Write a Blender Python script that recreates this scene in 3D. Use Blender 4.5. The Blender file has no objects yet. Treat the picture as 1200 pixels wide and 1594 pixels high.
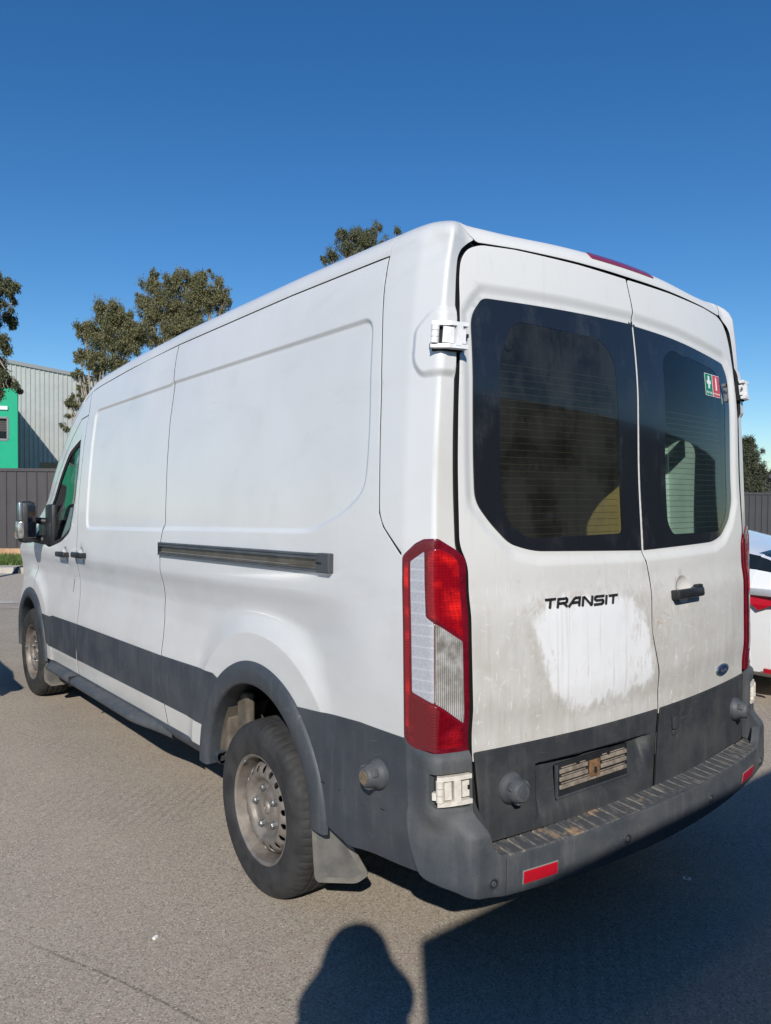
import bpy, bmesh, math, random
import numpy as np
from mathutils import Vector, Matrix
from mathutils.geometry import delaunay_2d_cdt
random.seed(4); rng = np.random.default_rng(7)
R = math.radians
sc = bpy.context.scene
COL = sc.collection
# ------------------------------------------------------------------ camera
CAM = Vector((-2.43144114, -1.44790321, 1.63297356))
YAW, PITCH, ROLL, FPX = R(38.31196405), R(-1.38541587), R(0.38087023), 1154.148
Fv = Vector((math.sin(YAW)*math.cos(PITCH), math.cos(YAW)*math.cos(PITCH), math.sin(PITCH)))
Rv = Vector((math.cos(YAW), -math.sin(YAW), 0)); Uv = Rv.cross(Fv)
Rr = math.cos(ROLL)*Rv + math.sin(ROLL)*Uv; Ur = -math.sin(ROLL)*Rv + math.cos(ROLL)*Uv
cd = bpy.data.cameras.new('camera'); cam = bpy.data.objects.new('camera', cd); COL.objects.link(cam)
cam.matrix_world = Matrix(((Rr.x, Ur.x, -Fv.x, CAM.x), (Rr.y, Ur.y, -Fv.y, CAM.y), (Rr.z, Ur.z, -Fv.z, CAM.z), (0, 0, 0, 1)))
cd.sensor_fit = 'HORIZONTAL'; cd.sensor_width = 36; cd.lens = 36*FPX/1200; cd.clip_end = 2000; cd.clip_start = .02
sc.camera = cam
# ------------------------------------------------------------------ light
SUN_AZ, SUN_EL = R(39.0), R(31.9)      # direction the light travels towards (from +Y to +X); height of the sun
world = bpy.data.worlds.new('World'); sc.world = world; world.use_nodes = True
wn = world.node_tree.nodes; wl = world.node_tree.links
bg = wn['Background']; sky = wn.new('ShaderNodeTexSky'); sky.sky_type = 'NISHITA'; sky.sun_disc = False
sky.sun_elevation = SUN_EL; sky.sun_rotation = SUN_AZ + math.pi; sky.altitude = 400
sky.air_density = 1.1; sky.dust_density = 0.0; sky.ozone_density = 2.6
hs = wn.new('ShaderNodeHueSaturation'); hs.inputs['Saturation'].default_value = 1.3; hs.inputs['Value'].default_value = 1.0
tn = wn.new('ShaderNodeMix'); tn.data_type = 'RGBA'; tn.blend_type = 'MULTIPLY'; tn.inputs[0].default_value = 1; tn.inputs[7].default_value = (.84, .985, 1.13, 1)
wl.new(sky.outputs[0], hs.inputs['Color']); wl.new(hs.outputs[0], tn.inputs[6]); wl.new(tn.outputs[2], bg.inputs[0]); bg.inputs[1].default_value = 0.098
sd = bpy.data.lights.new('sun', 'SUN'); sd.energy = 4.9; sd.angle = R(.5); sd.color = (1.0, .95, .86)
sun = bpy.data.objects.new('sun', sd); COL.objects.link(sun)
ldir = Vector((math.sin(SUN_AZ)*math.cos(SUN_EL), math.cos(SUN_AZ)*math.cos(SUN_EL), -math.sin(SUN_EL)))
sun.rotation_euler = ldir.to_track_quat('-Z', 'Y').to_euler(); sun.location = (-6, -8, 12)
sc.view_settings.view_transform = 'Standard'; sc.view_settings.look = 'None'
sc.view_settings.exposure = 0.0; sc.view_settings.gamma = 1; sc.view_settings.use_curve_mapping = False

# ------------------------------------------------------------------ materials
class NT:
    def __init__(s, name):
        s.m = bpy.data.materials.new(name); s.m.use_nodes = True
        s.n = s.m.node_tree.nodes; s.l = s.m.node_tree.links; s.b = s.n['Principled BSDF']; s._tc = None
    def set(s, **k):
        for a, v in k.items():
            i = s.b.inputs[a.replace('_', ' ')]
            if hasattr(v, 'is_linked') or isinstance(v, bpy.types.NodeSocket): s.l.new(v, i)
            else: i.default_value = (*v, 1) if isinstance(v, tuple) and len(v) == 3 and i.type == 'RGBA' else v
        return s
    def co(s, scale=(1, 1, 1), loc=(0, 0, 0)):
        if not s._tc: s._tc = s.n.new('ShaderNodeTexCoord')
        m = s.n.new('ShaderNodeMapping'); m.inputs['Scale'].default_value = scale; m.inputs['Location'].default_value = loc
        s.l.new(s._tc.outputs['Object'], m.inputs[0]); return m.outputs[0]
    def noise(s, sc_, det=4, rough=.55, scale=(1, 1, 1), loc=(0, 0, 0), dist=0, col=False):
        t = s.n.new('ShaderNodeTexNoise'); s.l.new(s.co(scale, loc), t.inputs['Vector'])
        t.inputs['Scale'].default_value = sc_; t.inputs['Detail'].default_value = det; t.inputs['Roughness'].default_value = rough
        t.inputs['Distortion'].default_value = dist
        return t.outputs['Color' if col else 'Fac']
    def vor(s, sc_, feat='F1', out='Distance', scale=(1, 1, 1)):
        t = s.n.new('ShaderNodeTexVoronoi'); t.feature = feat; s.l.new(s.co(scale), t.inputs['Vector']); t.inputs['Scale'].default_value = sc_
        return t.outputs[out]
    def ramp(s, f, a, b, lo=0., hi=1., smooth=True):
        t = s.n.new('ShaderNodeMapRange'); t.interpolation_type = 'SMOOTHSTEP' if smooth else 'LINEAR'
        s.l.new(f, t.inputs[0]); t.inputs[1].default_value = a; t.inputs[2].default_value = b
        t.inputs[3].default_value = lo; t.inputs[4].default_value = hi; return t.outputs[0]
    def math(s, op, a, b=None, c=None):
        t = s.n.new('ShaderNodeMath'); t.operation = op
        for i, v in enumerate((a, b, c)):
            if v is None: continue
            if isinstance(v, (int, float)): t.inputs[i].default_value = v
            else: s.l.new(v, t.inputs[i])
        return t.outputs[0]
    def mix(s, f, a, b):
        t = s.n.new('ShaderNodeMix'); t.data_type = 'RGBA'
        for i, v in ((0, f), (6, a), (7, b)):
            if isinstance(v, (int, float)): t.inputs[i].default_value = v
            elif isinstance(v, tuple): t.inputs[i].default_value = (*v, 1)
            else: s.l.new(v, t.inputs[i])
        return t.outputs[2]
    def bump(s, h, strength=.3, dist=.002, normal=None):
        t = s.n.new('ShaderNodeBump'); t.inputs['Strength'].default_value = strength; t.inputs['Distance'].default_value = dist
        s.l.new(h, t.inputs['Height'])
        if normal is not None: s.l.new(normal, t.inputs['Normal'])
        s.l.new(t.outputs[0], s.b.inputs['Normal']); return t.outputs[0]
    def xyz(s):
        t = s.n.new('ShaderNodeSeparateXYZ'); s.l.new(s.co(), t.inputs[0]); return t.outputs
def simple(name, col, rough=.5, metal=0., coat=0., spec=.5, var=.0, vs=8., bump=0., bs=60.):
    t = NT(name).set(Roughness=rough, Metallic=metal, Coat_Weight=coat, Specular_IOR_Level=spec)
    t.b.inputs['Coat Roughness'].default_value = .06
    if var:
        f = t.ramp(t.noise(vs, 5, .6), .3, .7)
        t.set(Base_Color=t.mix(f, tuple(c*(1-var) for c in col), tuple(min(c*(1+var), 1) for c in col)))
        t.set(Roughness=t.ramp(t.noise(vs*2.3, 4), .3, .7, max(rough-.08, .02), min(rough+.1, 1)))
    else: t.set(Base_Color=col)
    if bump: t.bump(t.noise(bs, 4, .6), bump, .002)
    return t.m

def mat_side():
    t = NT('white_paint'); x, y, z = t.xyz()
    blot = t.ramp(t.noise(2.1, 5, .6), .35, .72)
    base = t.mix(blot, (.64, .645, .65), (.605, .608, .612))
    low = t.math('MULTIPLY', t.ramp(z, .45, 1.35, 1, 0), t.ramp(t.noise(5.5, 6, .65, (1, .5, 1)), .3, .75, .45, 1.))
    base = t.mix(t.math('MULTIPLY', low, .75), base, (.47, .445, .40))
    smd = t.math('MULTIPLY', t.ramp(t.noise(2.6, 7, .7, (1, .6, 1.4), dist=1.), .5, .7), .16); base = t.mix(smd, base, (.42, .41, .385))
    str_ = t.ramp(t.noise(30, 4, .6, (1, 1.6, .05)), .62, .8)
    base = t.mix(t.math('MULTIPLY', str_, .12), base, (.42, .40, .37))
    spk = t.ramp(t.noise(75, 3, .7), .73, .78)
    base = t.mix(t.math('MULTIPLY', spk, .35), base, (.2, .19, .18))
    tear = t.math('MULTIPLY', t.ramp(t.noise(140, 2, .5, (1, .12, 1), dist=1.5), .66, .70), t.ramp(t.noise(1.7, 2), .55, .7))
    base = t.mix(t.math('MULTIPLY', tear, .3), base, (.30, .30, .31))
    xt = t.math('SUBTRACT', x, t.math('MULTIPLY', t.math('MAXIMUM', t.math('SUBTRACT', z, 1.7), 0.), .10)); rd = t.math('MULTIPLY', t.math('MULTIPLY', t.math('MULTIPLY', t.ramp(y, .26, .24), t.ramp(xt, -.950, -.942)), t.ramp(z, 2.5, 1.2, .3, .95)), t.ramp(t.noise(7, 5), .3, .7, .6, 1)); base = t.mix(rd, base, (.52, .50, .455))
    t.set(Base_Color=base, Roughness=t.ramp(t.noise(3, 5), .3, .7, .33, .47), Coat_Weight=.5, Specular_IOR_Level=.5)
    t.b.inputs['Coat Roughness'].default_value = .07
    t.bump(t.noise(1.6, 2, .4), .30, .012); return t.m
def mat_rear():
    t = NT('grimy_white_paint'); x, y, z = t.xyz()
    t.b.inputs['Coat Roughness'].default_value = .2
    n1 = t.ramp(t.noise(3.2, 6, .62), .3, .72)
    n2 = t.ramp(t.noise(26, 5, .65, (1, 1, .12)), .42, .75)
    n3 = t.ramp(t.noise(9, 6, .7, dist=1.2), .4, .68)
    hi = t.ramp(z, 1.5, .95, .12, 1.0)
    dirt = t.math('MULTIPLY', hi, t.math('ADD', t.math('MULTIPLY', n1, .45), .45))
    base = t.mix(dirt, (.635, .632, .618), (.425, .41, .38))
    base = t.mix(t.math('MULTIPLY', t.math('MULTIPLY', n2, hi), .38), base, (.66, .655, .64))
    base = t.mix(t.math('MULTIPLY', t.math('MULTIPLY', n3, t.ramp(z, 1.45, 1.2, 0, 1)), .25), base, (.40, .365, .31))
    # the patch wiped clean: a rounded box with a ragged edge and drips below
    nx = t.math('ADD', x, t.math('MULTIPLY', t.math('SUBTRACT', t.noise(9, 6, .7), .5), .13))
    nz = t.math('ADD', z, t.math('MULTIPLY', t.math('SUBTRACT', t.noise(18, 7, .75, (1, 1, .45)), .5), .19))
    sl = t.math('MULTIPLY', t.math('SUBTRACT', 1.1, nz), .22)
    dx = t.math('MAXIMUM', t.math('SUBTRACT', t.math('ABSOLUTE', t.math('ADD', nx, t.math('SUBTRACT', .285, t.math('MULTIPLY', sl, 1.6)))), .155), 0.)
    dz = t.math('MAXIMUM', t.math('SUBTRACT', t.math('ABSOLUTE', t.math('SUBTRACT', nz, 1.075)), .045), 0.)
    d = t.math('SQRT', t.math('ADD', t.math('POWER', dx, 2.), t.math('POWER', dz, 2.)))
    patch = t.math('MULTIPLY', t.ramp(d, .162, .110), t.ramp(t.math('ADD', t.math('MULTIPLY', t.noise(45, 5, .7, (1, 1, .15)), 1.), t.ramp(d, .16, .08, -.12, .3)), .42, .56, .35, 1.))
    edge = t.math('MULTIPLY', t.ramp(d, .135, .15), t.ramp(d, .19, .155))
    base = t.mix(t.math('MULTIPLY', edge, t.ramp(t.noise(40, 4), .4, .65, 0, .28)), base, (.36, .33, .28))
    base = t.mix(t.math('MULTIPLY', patch, t.ramp(t.noise(20, 6, .7, (1, 1, .35), (3, 0, 0)), .25, .6, .80, .98)), base, (.76, .77, .79))
    # rub marks round the seam and handle
    sm = t.math('MULTIPLY', t.ramp(t.math('ABSOLUTE', t.math('SUBTRACT', x, .0)), .22, .03), t.math('MULTIPLY', t.ramp(z, .84, .95), t.ramp(z, 1.42, 1.25)))
    f = t.math('MULTIPLY', sm, t.ramp(t.noise(34, 6, .75, (1, 1, .4)), .5, .62))
    base = t.mix(t.math('MULTIPLY', f, .45), base, (.42, .36, .31))
    ox = t.math('SUBTRACT', x, .10); oz = t.math('SUBTRACT', z, 1.13)
    od = t.math('SQRT', t.math('ADD', t.math('POWER', t.math('MULTIPLY', ox, 1.6), 2.), t.math('POWER', oz, 2.)))
    rust = t.math('MULTIPLY', t.ramp(od, .13, .02), t.ramp(t.noise(48, 6, .75), .56, .64))
    base = t.mix(t.math('MULTIPLY', rust, .9), base, (.50, .24, .09))
    st2 = t.math('MULTIPLY', t.ramp(t.noise(19, 6, .8, (1, 1, .35), (5, 0, 2)), .60, .68), t.ramp(z, 1.45, 1.35)); base = t.mix(t.math('MULTIPLY', st2, .45), base, (.38, .34, .28))
    sc1 = t.math('MULTIPLY', t.ramp(t.noise(70, 2, .5, (1, 1, .10), (0, 0, 7), 2.), .66, .70), t.ramp(z, 1.45, 1.3)); base = t.mix(t.math('MULTIPLY', sc1, .5), base, (.76, .76, .75))
    sw = t.ramp(t.noise(14, 3, .5, (.5, 1, 1), dist=3.5), .60, .70)
    base = t.mix(t.math('MULTIPLY', t.math('MULTIPLY', sw, t.ramp(z, 1.35, 1.2)), .35), base, (.72, .71, .69))
    drip = t.math('MULTIPLY', t.ramp(t.noise(52, 3, .5, (1, 1, .03)), .60, .69), t.ramp(z, .8, 1.45, .6, .15))
    base = t.mix(t.math('MULTIPLY', drip, .5), base, (.36, .33, .29))
    spk = t.ramp(t.noise(90, 3, .7), .7, .76)
    base = t.mix(t.math('MULTIPLY', spk, .4), base, (.3, .28, .25))
    t.set(Base_Color=base, Roughness=t.math('ADD', t.math('MULTIPLY', dirt, .2), .42), Coat_Weight=.10, Specular_IOR_Level=.35)
    t.bump(t.noise(2.5, 3, .4), .18, .01); return t.m
def mat_plastic(name, col, dust, amt=.5, rough=.55):
    t = NT(name); x, y, z = t.xyz()
    n1 = t.ramp(t.noise(4, 6, .65), .3, .75); n2 = t.ramp(t.noise(30, 4, .6, (1, 1, .1)), .5, .78); n3 = t.ramp(t.noise(120, 3, .7), .45, .7)
    b = t.mix(t.math('MULTIPLY', n1, amt), col, dust)
    b = t.mix(t.math('MULTIPLY', n2, amt*.5), b, tuple(min(1, c*1.35) for c in dust))
    b = t.mix(t.math('MULTIPLY', n3, .18), b, tuple(c*.5 for c in col))
    lines = t.math('MULTIPLY', t.ramp(t.noise(20, 2, .4, (.3, .3, 1), dist=4), .645, .655), t.ramp(t.noise(20, 2, .4, (.3, .3, 1), dist=4), .675, .665))
    b = t.mix(t.math('MULTIPLY', t.math('MULTIPLY', lines, t.ramp(t.noise(3, 2), .5, .62)), .28), b, tuple(min(1, c*2.) for c in dust))
    t.set(Base_Color=b, Roughness=t.ramp(n1, 0, 1, rough-.08, rough+.15), Specular_IOR_Level=.4)
    t.bump(t.noise(300, 3, .6), .12, .001); return t.m
def mat_step():
    t = NT('scuffed_step_plastic'); x, y, z = t.xyz()
    n = t.ramp(t.noise(38, 6, .75, (1, .35, 1)), .48, .62); n1 = t.ramp(t.noise(6, 4), .35, .7)
    b = t.mix(t.math('MULTIPLY', n, t.ramp(n1, 0, 1, .3, .75)), (.055, .058, .062), (.21, .19, .16))
    md = t.math('ABSOLUTE', t.math('SUBTRACT', t.math('MODULO', t.math('ADD', x, 10.), .052), .026)); rl = t.math('MULTIPLY', t.ramp(md, .0055, .0025), t.ramp(t.noise(26, 5, .75), .38, .62, .05, .62)); b = t.mix(rl, b, (.26, .235, .195))
    o = t.math('MULTIPLY', t.ramp(t.noise(9, 5, .6), .58, .68), t.ramp(x, .1, -.2))
    b = t.mix(t.math('MULTIPLY', o, .6), b, (.42, .27, .15))
    t.set(Base_Color=b, Roughness=.72); t.bump(n, .4, .0015); return t.m
def mat_asphalt():
    t = NT('worn_asphalt'); x, y, z = t.xyz()
    big = t.ramp(t.noise(.35, 5, .6), .3, .7); mid = t.ramp(t.noise(2.4, 6, .65), .3, .72)
    grit = t.noise(72, 4, .8); g2 = t.vor(80, 'F1'); st = t.noise(210, 2, .7)
    b = t.mix(mid, (0.369, 0.309, 0.242), (0.427, 0.361, 0.283))
    b = t.mix(t.ramp(t.noise(7, 6, .75), .52, .70, 0, .35), b, (.20, .18, .155))
    trk = t.n.new('ShaderNodeTexWave'); mt_ = t.co((1, 1, 1)); mt_.node.inputs['Rotation'].default_value = (0, 0, R(52)); t.l.new(mt_, trk.inputs[0]); trk.inputs['Scale'].default_value = 5.5; trk.inputs['Distortion'].default_value = 1.5; trk.inputs['Detail'].default_value = 3
    tk = t.math('MULTIPLY', t.ramp(trk.outputs['Fac'], .5, .9), t.ramp(t.noise(.8, 3, .5, (1, 1, 1), (7, 1, 0)), .52, .62)); b = t.mix(t.math('MULTIPLY', tk, .55), b, (.24, .195, .165))
    b = t.mix(t.math('MULTIPLY', t.ramp(t.noise(.55, 6, .7, loc=(2, 5, 0)), .50, .66), .42), b, (.215, .195, .175))
    b = t.mix(t.math('MULTIPLY', big, .5), b, (0.333, 0.291, 0.239))
    b = t.mix(t.ramp(grit, .50, .62, 0, .5), b, (0.175, 0.148, 0.118))
    b = t.mix(t.ramp(g2, .26, .12, 0, .8), b, (0.608, 0.527, 0.422))
    pits = t.math('MULTIPLY', t.ramp(t.vor(62), .16, .10), t.ramp(t.noise(9, 3), .45, .6))
    b = t.mix(t.math('MULTIPLY', pits, .8), b, (.10, .095, .09))
    b = t.mix(t.ramp(st, .35, .65, 0, .25), b, (.42, .38, .33))
    # turning scuffs and faint drag lines
    w = t.n.new('ShaderNodeTexWave'); w.wave_type = 'RINGS'; w.rings_direction = 'Z'
    t.l.new(t.co((1, 1, 0), (1.2, 4.6, 0)), w.inputs[0]); w.inputs['Scale'].default_value = 2.6; w.inputs['Distortion'].default_value = 1.2; w.inputs['Detail'].default_value = 3
    arcs = t.math('MULTIPLY', t.ramp(w.outputs['Fac'], .55, .95), t.ramp(t.noise(.9, 4), .45, .62))
    b = t.mix(t.math('MULTIPLY', arcs, .8), b, (.36, .29, .24))
    ln = t.n.new('ShaderNodeTexWave'); mp = t.co((1, 1, 1)); rt = mp.node; rt.inputs['Rotation'].default_value = (0, 0, R(-23))
    t.l.new(mp, ln.inputs[0]); ln.inputs['Scale'].default_value = .42; ln.inputs['Distortion'].default_value = 2.2; ln.inputs['Detail'].default_value = 2; ln.inputs['Detail Scale'].default_value = .6
    thin = t.math('MULTIPLY', t.ramp(ln.outputs['Fac'], .9992, .99999), t.ramp(t.noise(.7, 3), .48, .6))
    b = t.mix(t.math('MULTIPLY', thin, .6), b, (.10, .085, .07))
    oil = t.ramp(t.noise(1.1, 5, .7, loc=(3, 2, 0)), .66, .74)
    b = t.mix(t.math('MULTIPLY', oil, .35), b, (.13, .12, .115))
    def cell(sc_):
        sp = t.n.new('ShaderNodeSeparateXYZ'); t.l.new(t.vor(sc_, 'F1', 'Color'), sp.inputs[0]); return sp.outputs
    c1, c2 = cell(190), cell(95)
    b = t.mix(t.ramp(c1[0], .62, .98, 0, .55), b, (.56, .50, .43)); b = t.mix(t.ramp(c1[1], .70, .98, 0, .60), b, (.13, .115, .10))
    b = t.mix(t.math('MULTIPLY', t.math('MULTIPLY', t.ramp(c2[0], .90, .95), t.ramp(t.vor(95), .45, .15)), .7), b, (.09, .08, .07)); b = t.mix(t.math('MULTIPLY', t.ramp(c2[1], .94, .97), t.ramp(t.vor(95), .4, .2)), b, (.62, .57, .50))
    b = t.mix(.06, b, (.0, .0, .0))
    t.set(Base_Color=b, Roughness=.88, Specular_IOR_Level=.25)
    h = t.math('ADD', t.math('MULTIPLY', grit, -.9), t.math('MULTIPLY', t.ramp(g2, .25, .0), .6))
    t.bump(h, .6, .004); return t.m
M = {}
M['paint'] = mat_side(); M['rear'] = mat_rear()
M['clad'] = mat_plastic('grey_cladding_plastic', (.038, .046, .058), (.100, .103, .106), .45)
M['clad_dark'] = mat_plastic('dark_door_plastic', (.030, .034, .040), (.105, .103, .097), .42)
M['bumper'] = mat_plastic('bumper_plastic', (.048, .057, .070), (.145, .142, .135), .5, .58)
M['step'] = mat_step()
M['asphalt'] = mat_asphalt()
M['black'] = simple('black_plastic', (.018, .019, .021), .45, var=.3)
M['seal_shade'] = simple('black_rubber_and_gap_shade', (.008, .008, .009), .8)  # black for rubber, and for gap shade painted on panel edges
M['rubber'] = simple('tyre_rubber', (.026, .0255, .026), .8, var=.4, vs=11, bump=.35, bs=140)
M['dust'] = simple('dusty_liner', (.105, .088, .070), .9, var=.3, vs=12, bump=.4, bs=40)
M['flap'] = simple('mudflap_rubber', (.16, .15, .13), .8, var=.28, vs=7)
M['flap2'] = simple('mudflap_face', (.105, .10, .092), .75, var=.3, vs=9)
M['liner'] = simple('black_liner', (.008, .008, .009), .9)
M['rim'] = simple('dusty_steel_wheel', (.235, .205, .18), .5, .45, var=.25, vs=10, bump=.2, bs=60)
M['nut'] = simple('steel_nut', (.20, .205, .21), .5, .6, var=.3, vs=60)
M['alu'] = simple('bronze_anodised_rail', (.16, .14, .115), .4, .6, var=.2)
M['alu_dark'] = simple('grey_rail_edge', (.09, .10, .115), .4, .3, var=.2)
M['hinge'] = simple('cream_hinge_paint', (.62, .58, .52), .45, coat=.1, var=.12, vs=40)
M['hinge_white'] = simple('white_hinge_paint', (.72, .72, .72), .4, coat=.2, var=.06, vs=40)
M['chrome'] = simple('chrome', (.75, .76, .78), .12, 1.0)
M['plate'] = simple('muddy_plate_holder', (.21, .175, .14), .85, var=.35, vs=40, bump=.5, bs=120)
M['red'] = simple('red_reflector', (.45, .006, .018), .3, coat=.6)
M['brake'] = simple('brake_lamp_red', (.26, .006, .03), .2, coat=.8, var=.15, vs=30)
M['red_dark'] = simple('dark_red_lamp_edge', (.13, .004, .012), .25, coat=.8, var=.2, vs=20)
def mat_redlens(ca=(.24, .002, .008), cb=(.70, .014, .012)):
    t = NT('red_lamp_lens'); x, y, z = t.xyz()
    wv = t.math('MULTIPLY', t.math('ADD', t.math('SINE', t.math('MULTIPLY', z, 700.)), 1.), .5)
    wx = t.math('MULTIPLY', t.math('ADD', t.math('SINE', t.math('MULTIPLY', t.math('ADD', x, y), 900.)), 1.), .5)
    glow = t.ramp(t.noise(13, 3, .5, (1, 1, 1.4), (2, 1, 3)), .45, .72)
    b = t.mix(glow, ca, cb)
    b = t.mix(t.math('MULTIPLY', t.math('MULTIPLY', wv, wx), .5), b, (.10, .001, .005))
    t.set(Base_Color=b, Roughness=.18, Coat_Weight=1.0, Specular_IOR_Level=.5); t.b.inputs['Coat Roughness'].default_value = .05
    t.bump(t.math('MULTIPLY', wv, wx), .3, .002); return t.m
def mat_clearlens(ribs):
    t = NT('ribbed_clear_lens' if ribs else 'frosted_clear_lens'); x, y, z = t.xyz()
    if ribs:
        w = t.math('MULTIPLY', t.math('ADD', t.math('SINE', t.math('MULTIPLY', x, 1150.)), 1.), .5)
        g = t.ramp(t.noise(22, 4, .6, (1, 1, .8)), .35, .7)
        b = t.mix(t.ramp(z, 1.18, .93), (.36, .33, .29), (.62, .60, .57)); b = t.mix(g, b, (.92, .92, .91)); b = t.mix(t.ramp(w, .25, 0), b, (.22, .20, .17))  # highlights painted in as pale patches; lighter low down, darker between ribs
        t.set(Base_Color=b, Metallic=.55, Roughness=.16, Coat_Weight=1.); t.bump(w, .6, .002)
    else:
        w = t.math('MULTIPLY', t.math('ADD', t.math('SINE', t.math('MULTIPLY', z, 190.)), 1.), .5)
        b = t.mix(t.ramp(w, .0, .12), (.62, .64, .70), (.43, .44, .49)); b = t.mix(t.ramp(t.noise(160, 2, .6), .35, .65), b, (.52, .53, .58))
        t.set(Base_Color=b, Metallic=.25, Roughness=.3, Coat_Weight=.8); t.bump(t.noise(260, 2), .3, .001)
    return t.m
M['lens'] = mat_redlens(); M['lens_low'] = mat_redlens((.13, .001, .006), (.30, .006, .012)); M['clear'] = mat_clearlens(True); M['frost'] = mat_clearlens(False)
M['frit'] = None
def mat_frit():
    t = NT('black_window_band'); n = t.ramp(t.noise(8, 6, .7, (1, 1, .5)), .5, .7)
    t.set(Base_Color=t.mix(t.math('MULTIPLY', n, .35), (.012, .014, .018), (.05, .052, .056)), Roughness=t.ramp(n, 0, 1, .12, .3), Coat_Weight=.3); return t.m
M['frit'] = mat_frit()
def mat_glass(name, tint, film=.0, filmcol=(.07, .072, .07)):
    t = NT(name); n, l = t.n, t.l; out = n['Material Output']
    tr = n.new('ShaderNodeBsdfTransparent'); tr.inputs[0].default_value = (*tint, 1)
    gl = n.new('ShaderNodeBsdfGlossy'); gl.inputs['Roughness'].default_value = .03
    lw = n.new('ShaderNodeLayerWeight'); lw.inputs[0].default_value = .5
    frs = t.math('ADD', t.math('MULTIPLY', t.math('POWER', lw.outputs['Facing'], 4.), .9), .045)
    mx = n.new('ShaderNodeMixShader'); l.new(frs, mx.inputs[0])
    cur = tr.outputs[0]
    if film:
        df = n.new('ShaderNodeBsdfDiffuse'); df.inputs[0].default_value = (*filmcol, 1)
        m2 = n.new('ShaderNodeMixShader')
        smear = t.math('MULTIPLY', t.ramp(t.noise(7, 5, .65, (1, 1, .8)), .30, .62, .25, 1.), t.ramp(t.noise(60, 3, .5, (1, 1, .04)), .3, .7, .75, 1.))
        blot = t.ramp(t.noise(11, 4, .7, (1, 1, .6), (4, 0, 1), 1.0), .64, .70, 1, .35)
        l.new(t.math('MULTIPLY', t.math('MULTIPLY', smear, blot), film), m2.inputs[0]); l.new(cur, m2.inputs[1]); l.new(df.outputs[0], m2.inputs[2]); cur = m2.outputs[0]
    l.new(cur, mx.inputs[1]); l.new(gl.outputs[0], mx.inputs[2]); l.new(mx.outputs[0], out.inputs['Surface']); return t.m
M['glass_dirty'] = mat_glass('dusty_tinted_glass', (.56, .60, .54), .42, (.058, .060, .055))
M['glass_tint'] = mat_glass('tinted_glass', (.62, .74, .70), .10, (.05, .05, .05))
M['glass'] = mat_glass('clear_car_glass', (.62, .70, .68))
M['glass_dark'] = mat_glass('dark_car_glass', (.05, .06, .065))
M['ply'] = simple('plywood_lining', (.62, .42, .18), .7, var=.15, vs=3)
M['inner'] = simple('inner_white_skin', (.62, .68, .62), .5, var=.08)
M['inner_floor'] = simple('grey_load_floor', (.16, .16, .16), .8, var=.2)
M['seat'] = simple('dark_seat_fabric', (.035, .037, .042), .9)
M['yellow'] = simple('yellow_strap', (.75, .42, .03), .6)
M['wire'] = simple('heating_wire', (.13, .08, .05), .5)
M['green_sign'] = simple('green_sticker', (.0, .20, .10), .4)
M['red_sign'] = simple('red_sticker', (.55, .05, .06), .4)
M['white_sign'] = simple('white_print', (.75, .76, .74), .5)
M['navy'] = simple('navy_badge_enamel', (.012, .03, .09), .25, coat=1.)
M['silver'] = simple('silver_badge_rim', (.42, .44, .47), .3, .9)
M['mirror_glass'] = simple('mirror_glass', (.7, .72, .75), .03, 1.0)
M['scratch'] = simple('dark_scratch', (.12, .12, .12), .7)
# ------------------------------------------------------------------ object helpers
def tag(o, label=None, cat=None, group=None, kind=None):
    if label: o['label'] = label
    if cat: o['category'] = cat
    if group: o['group'] = group
    if kind: o['kind'] = kind
    return o
def empty(name, loc=(0, 0, 0)):
    o = bpy.data.objects.new(name, None); o.empty_display_size = .3; o.location = loc; COL.objects.link(o); return o
def link(name, me, mat, parent=None):
    o = bpy.data.objects.new(name, me); COL.objects.link(o)
    if mat is not None:
        if len(me.materials): me.materials.clear()
        for m in (mat if isinstance(mat, (list, tuple)) else [mat]): me.materials.append(m)
    if parent: o.parent = parent
    return o
def mesh(name, V, F, mat, parent=None, smooth=False, N=None, midx=None):
    me = bpy.data.meshes.new(name); me.from_pydata([tuple(map(float, v)) for v in V], [], [tuple(map(int, f)) for f in F])
    if midx is not None and not isinstance(mat, (list, tuple)): midx = None
    if midx is not None: me.polygons.foreach_set('material_index', np.asarray(midx, dtype=np.int32))
    me.polygons.foreach_set('use_smooth', [bool(smooth)]*len(me.polygons)); me.update()
    if N is not None: me.normals_split_custom_set_from_vertices([tuple(map(float, n)) for n in N])
    return link(name, me, mat, parent)
def copy_obj(o, parent=None):
    c = o.copy(); COL.objects.link(c)
    if parent: c.parent = parent
    for ch in [k for k in o.children]: copy_obj(ch, c)
    return c
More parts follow.
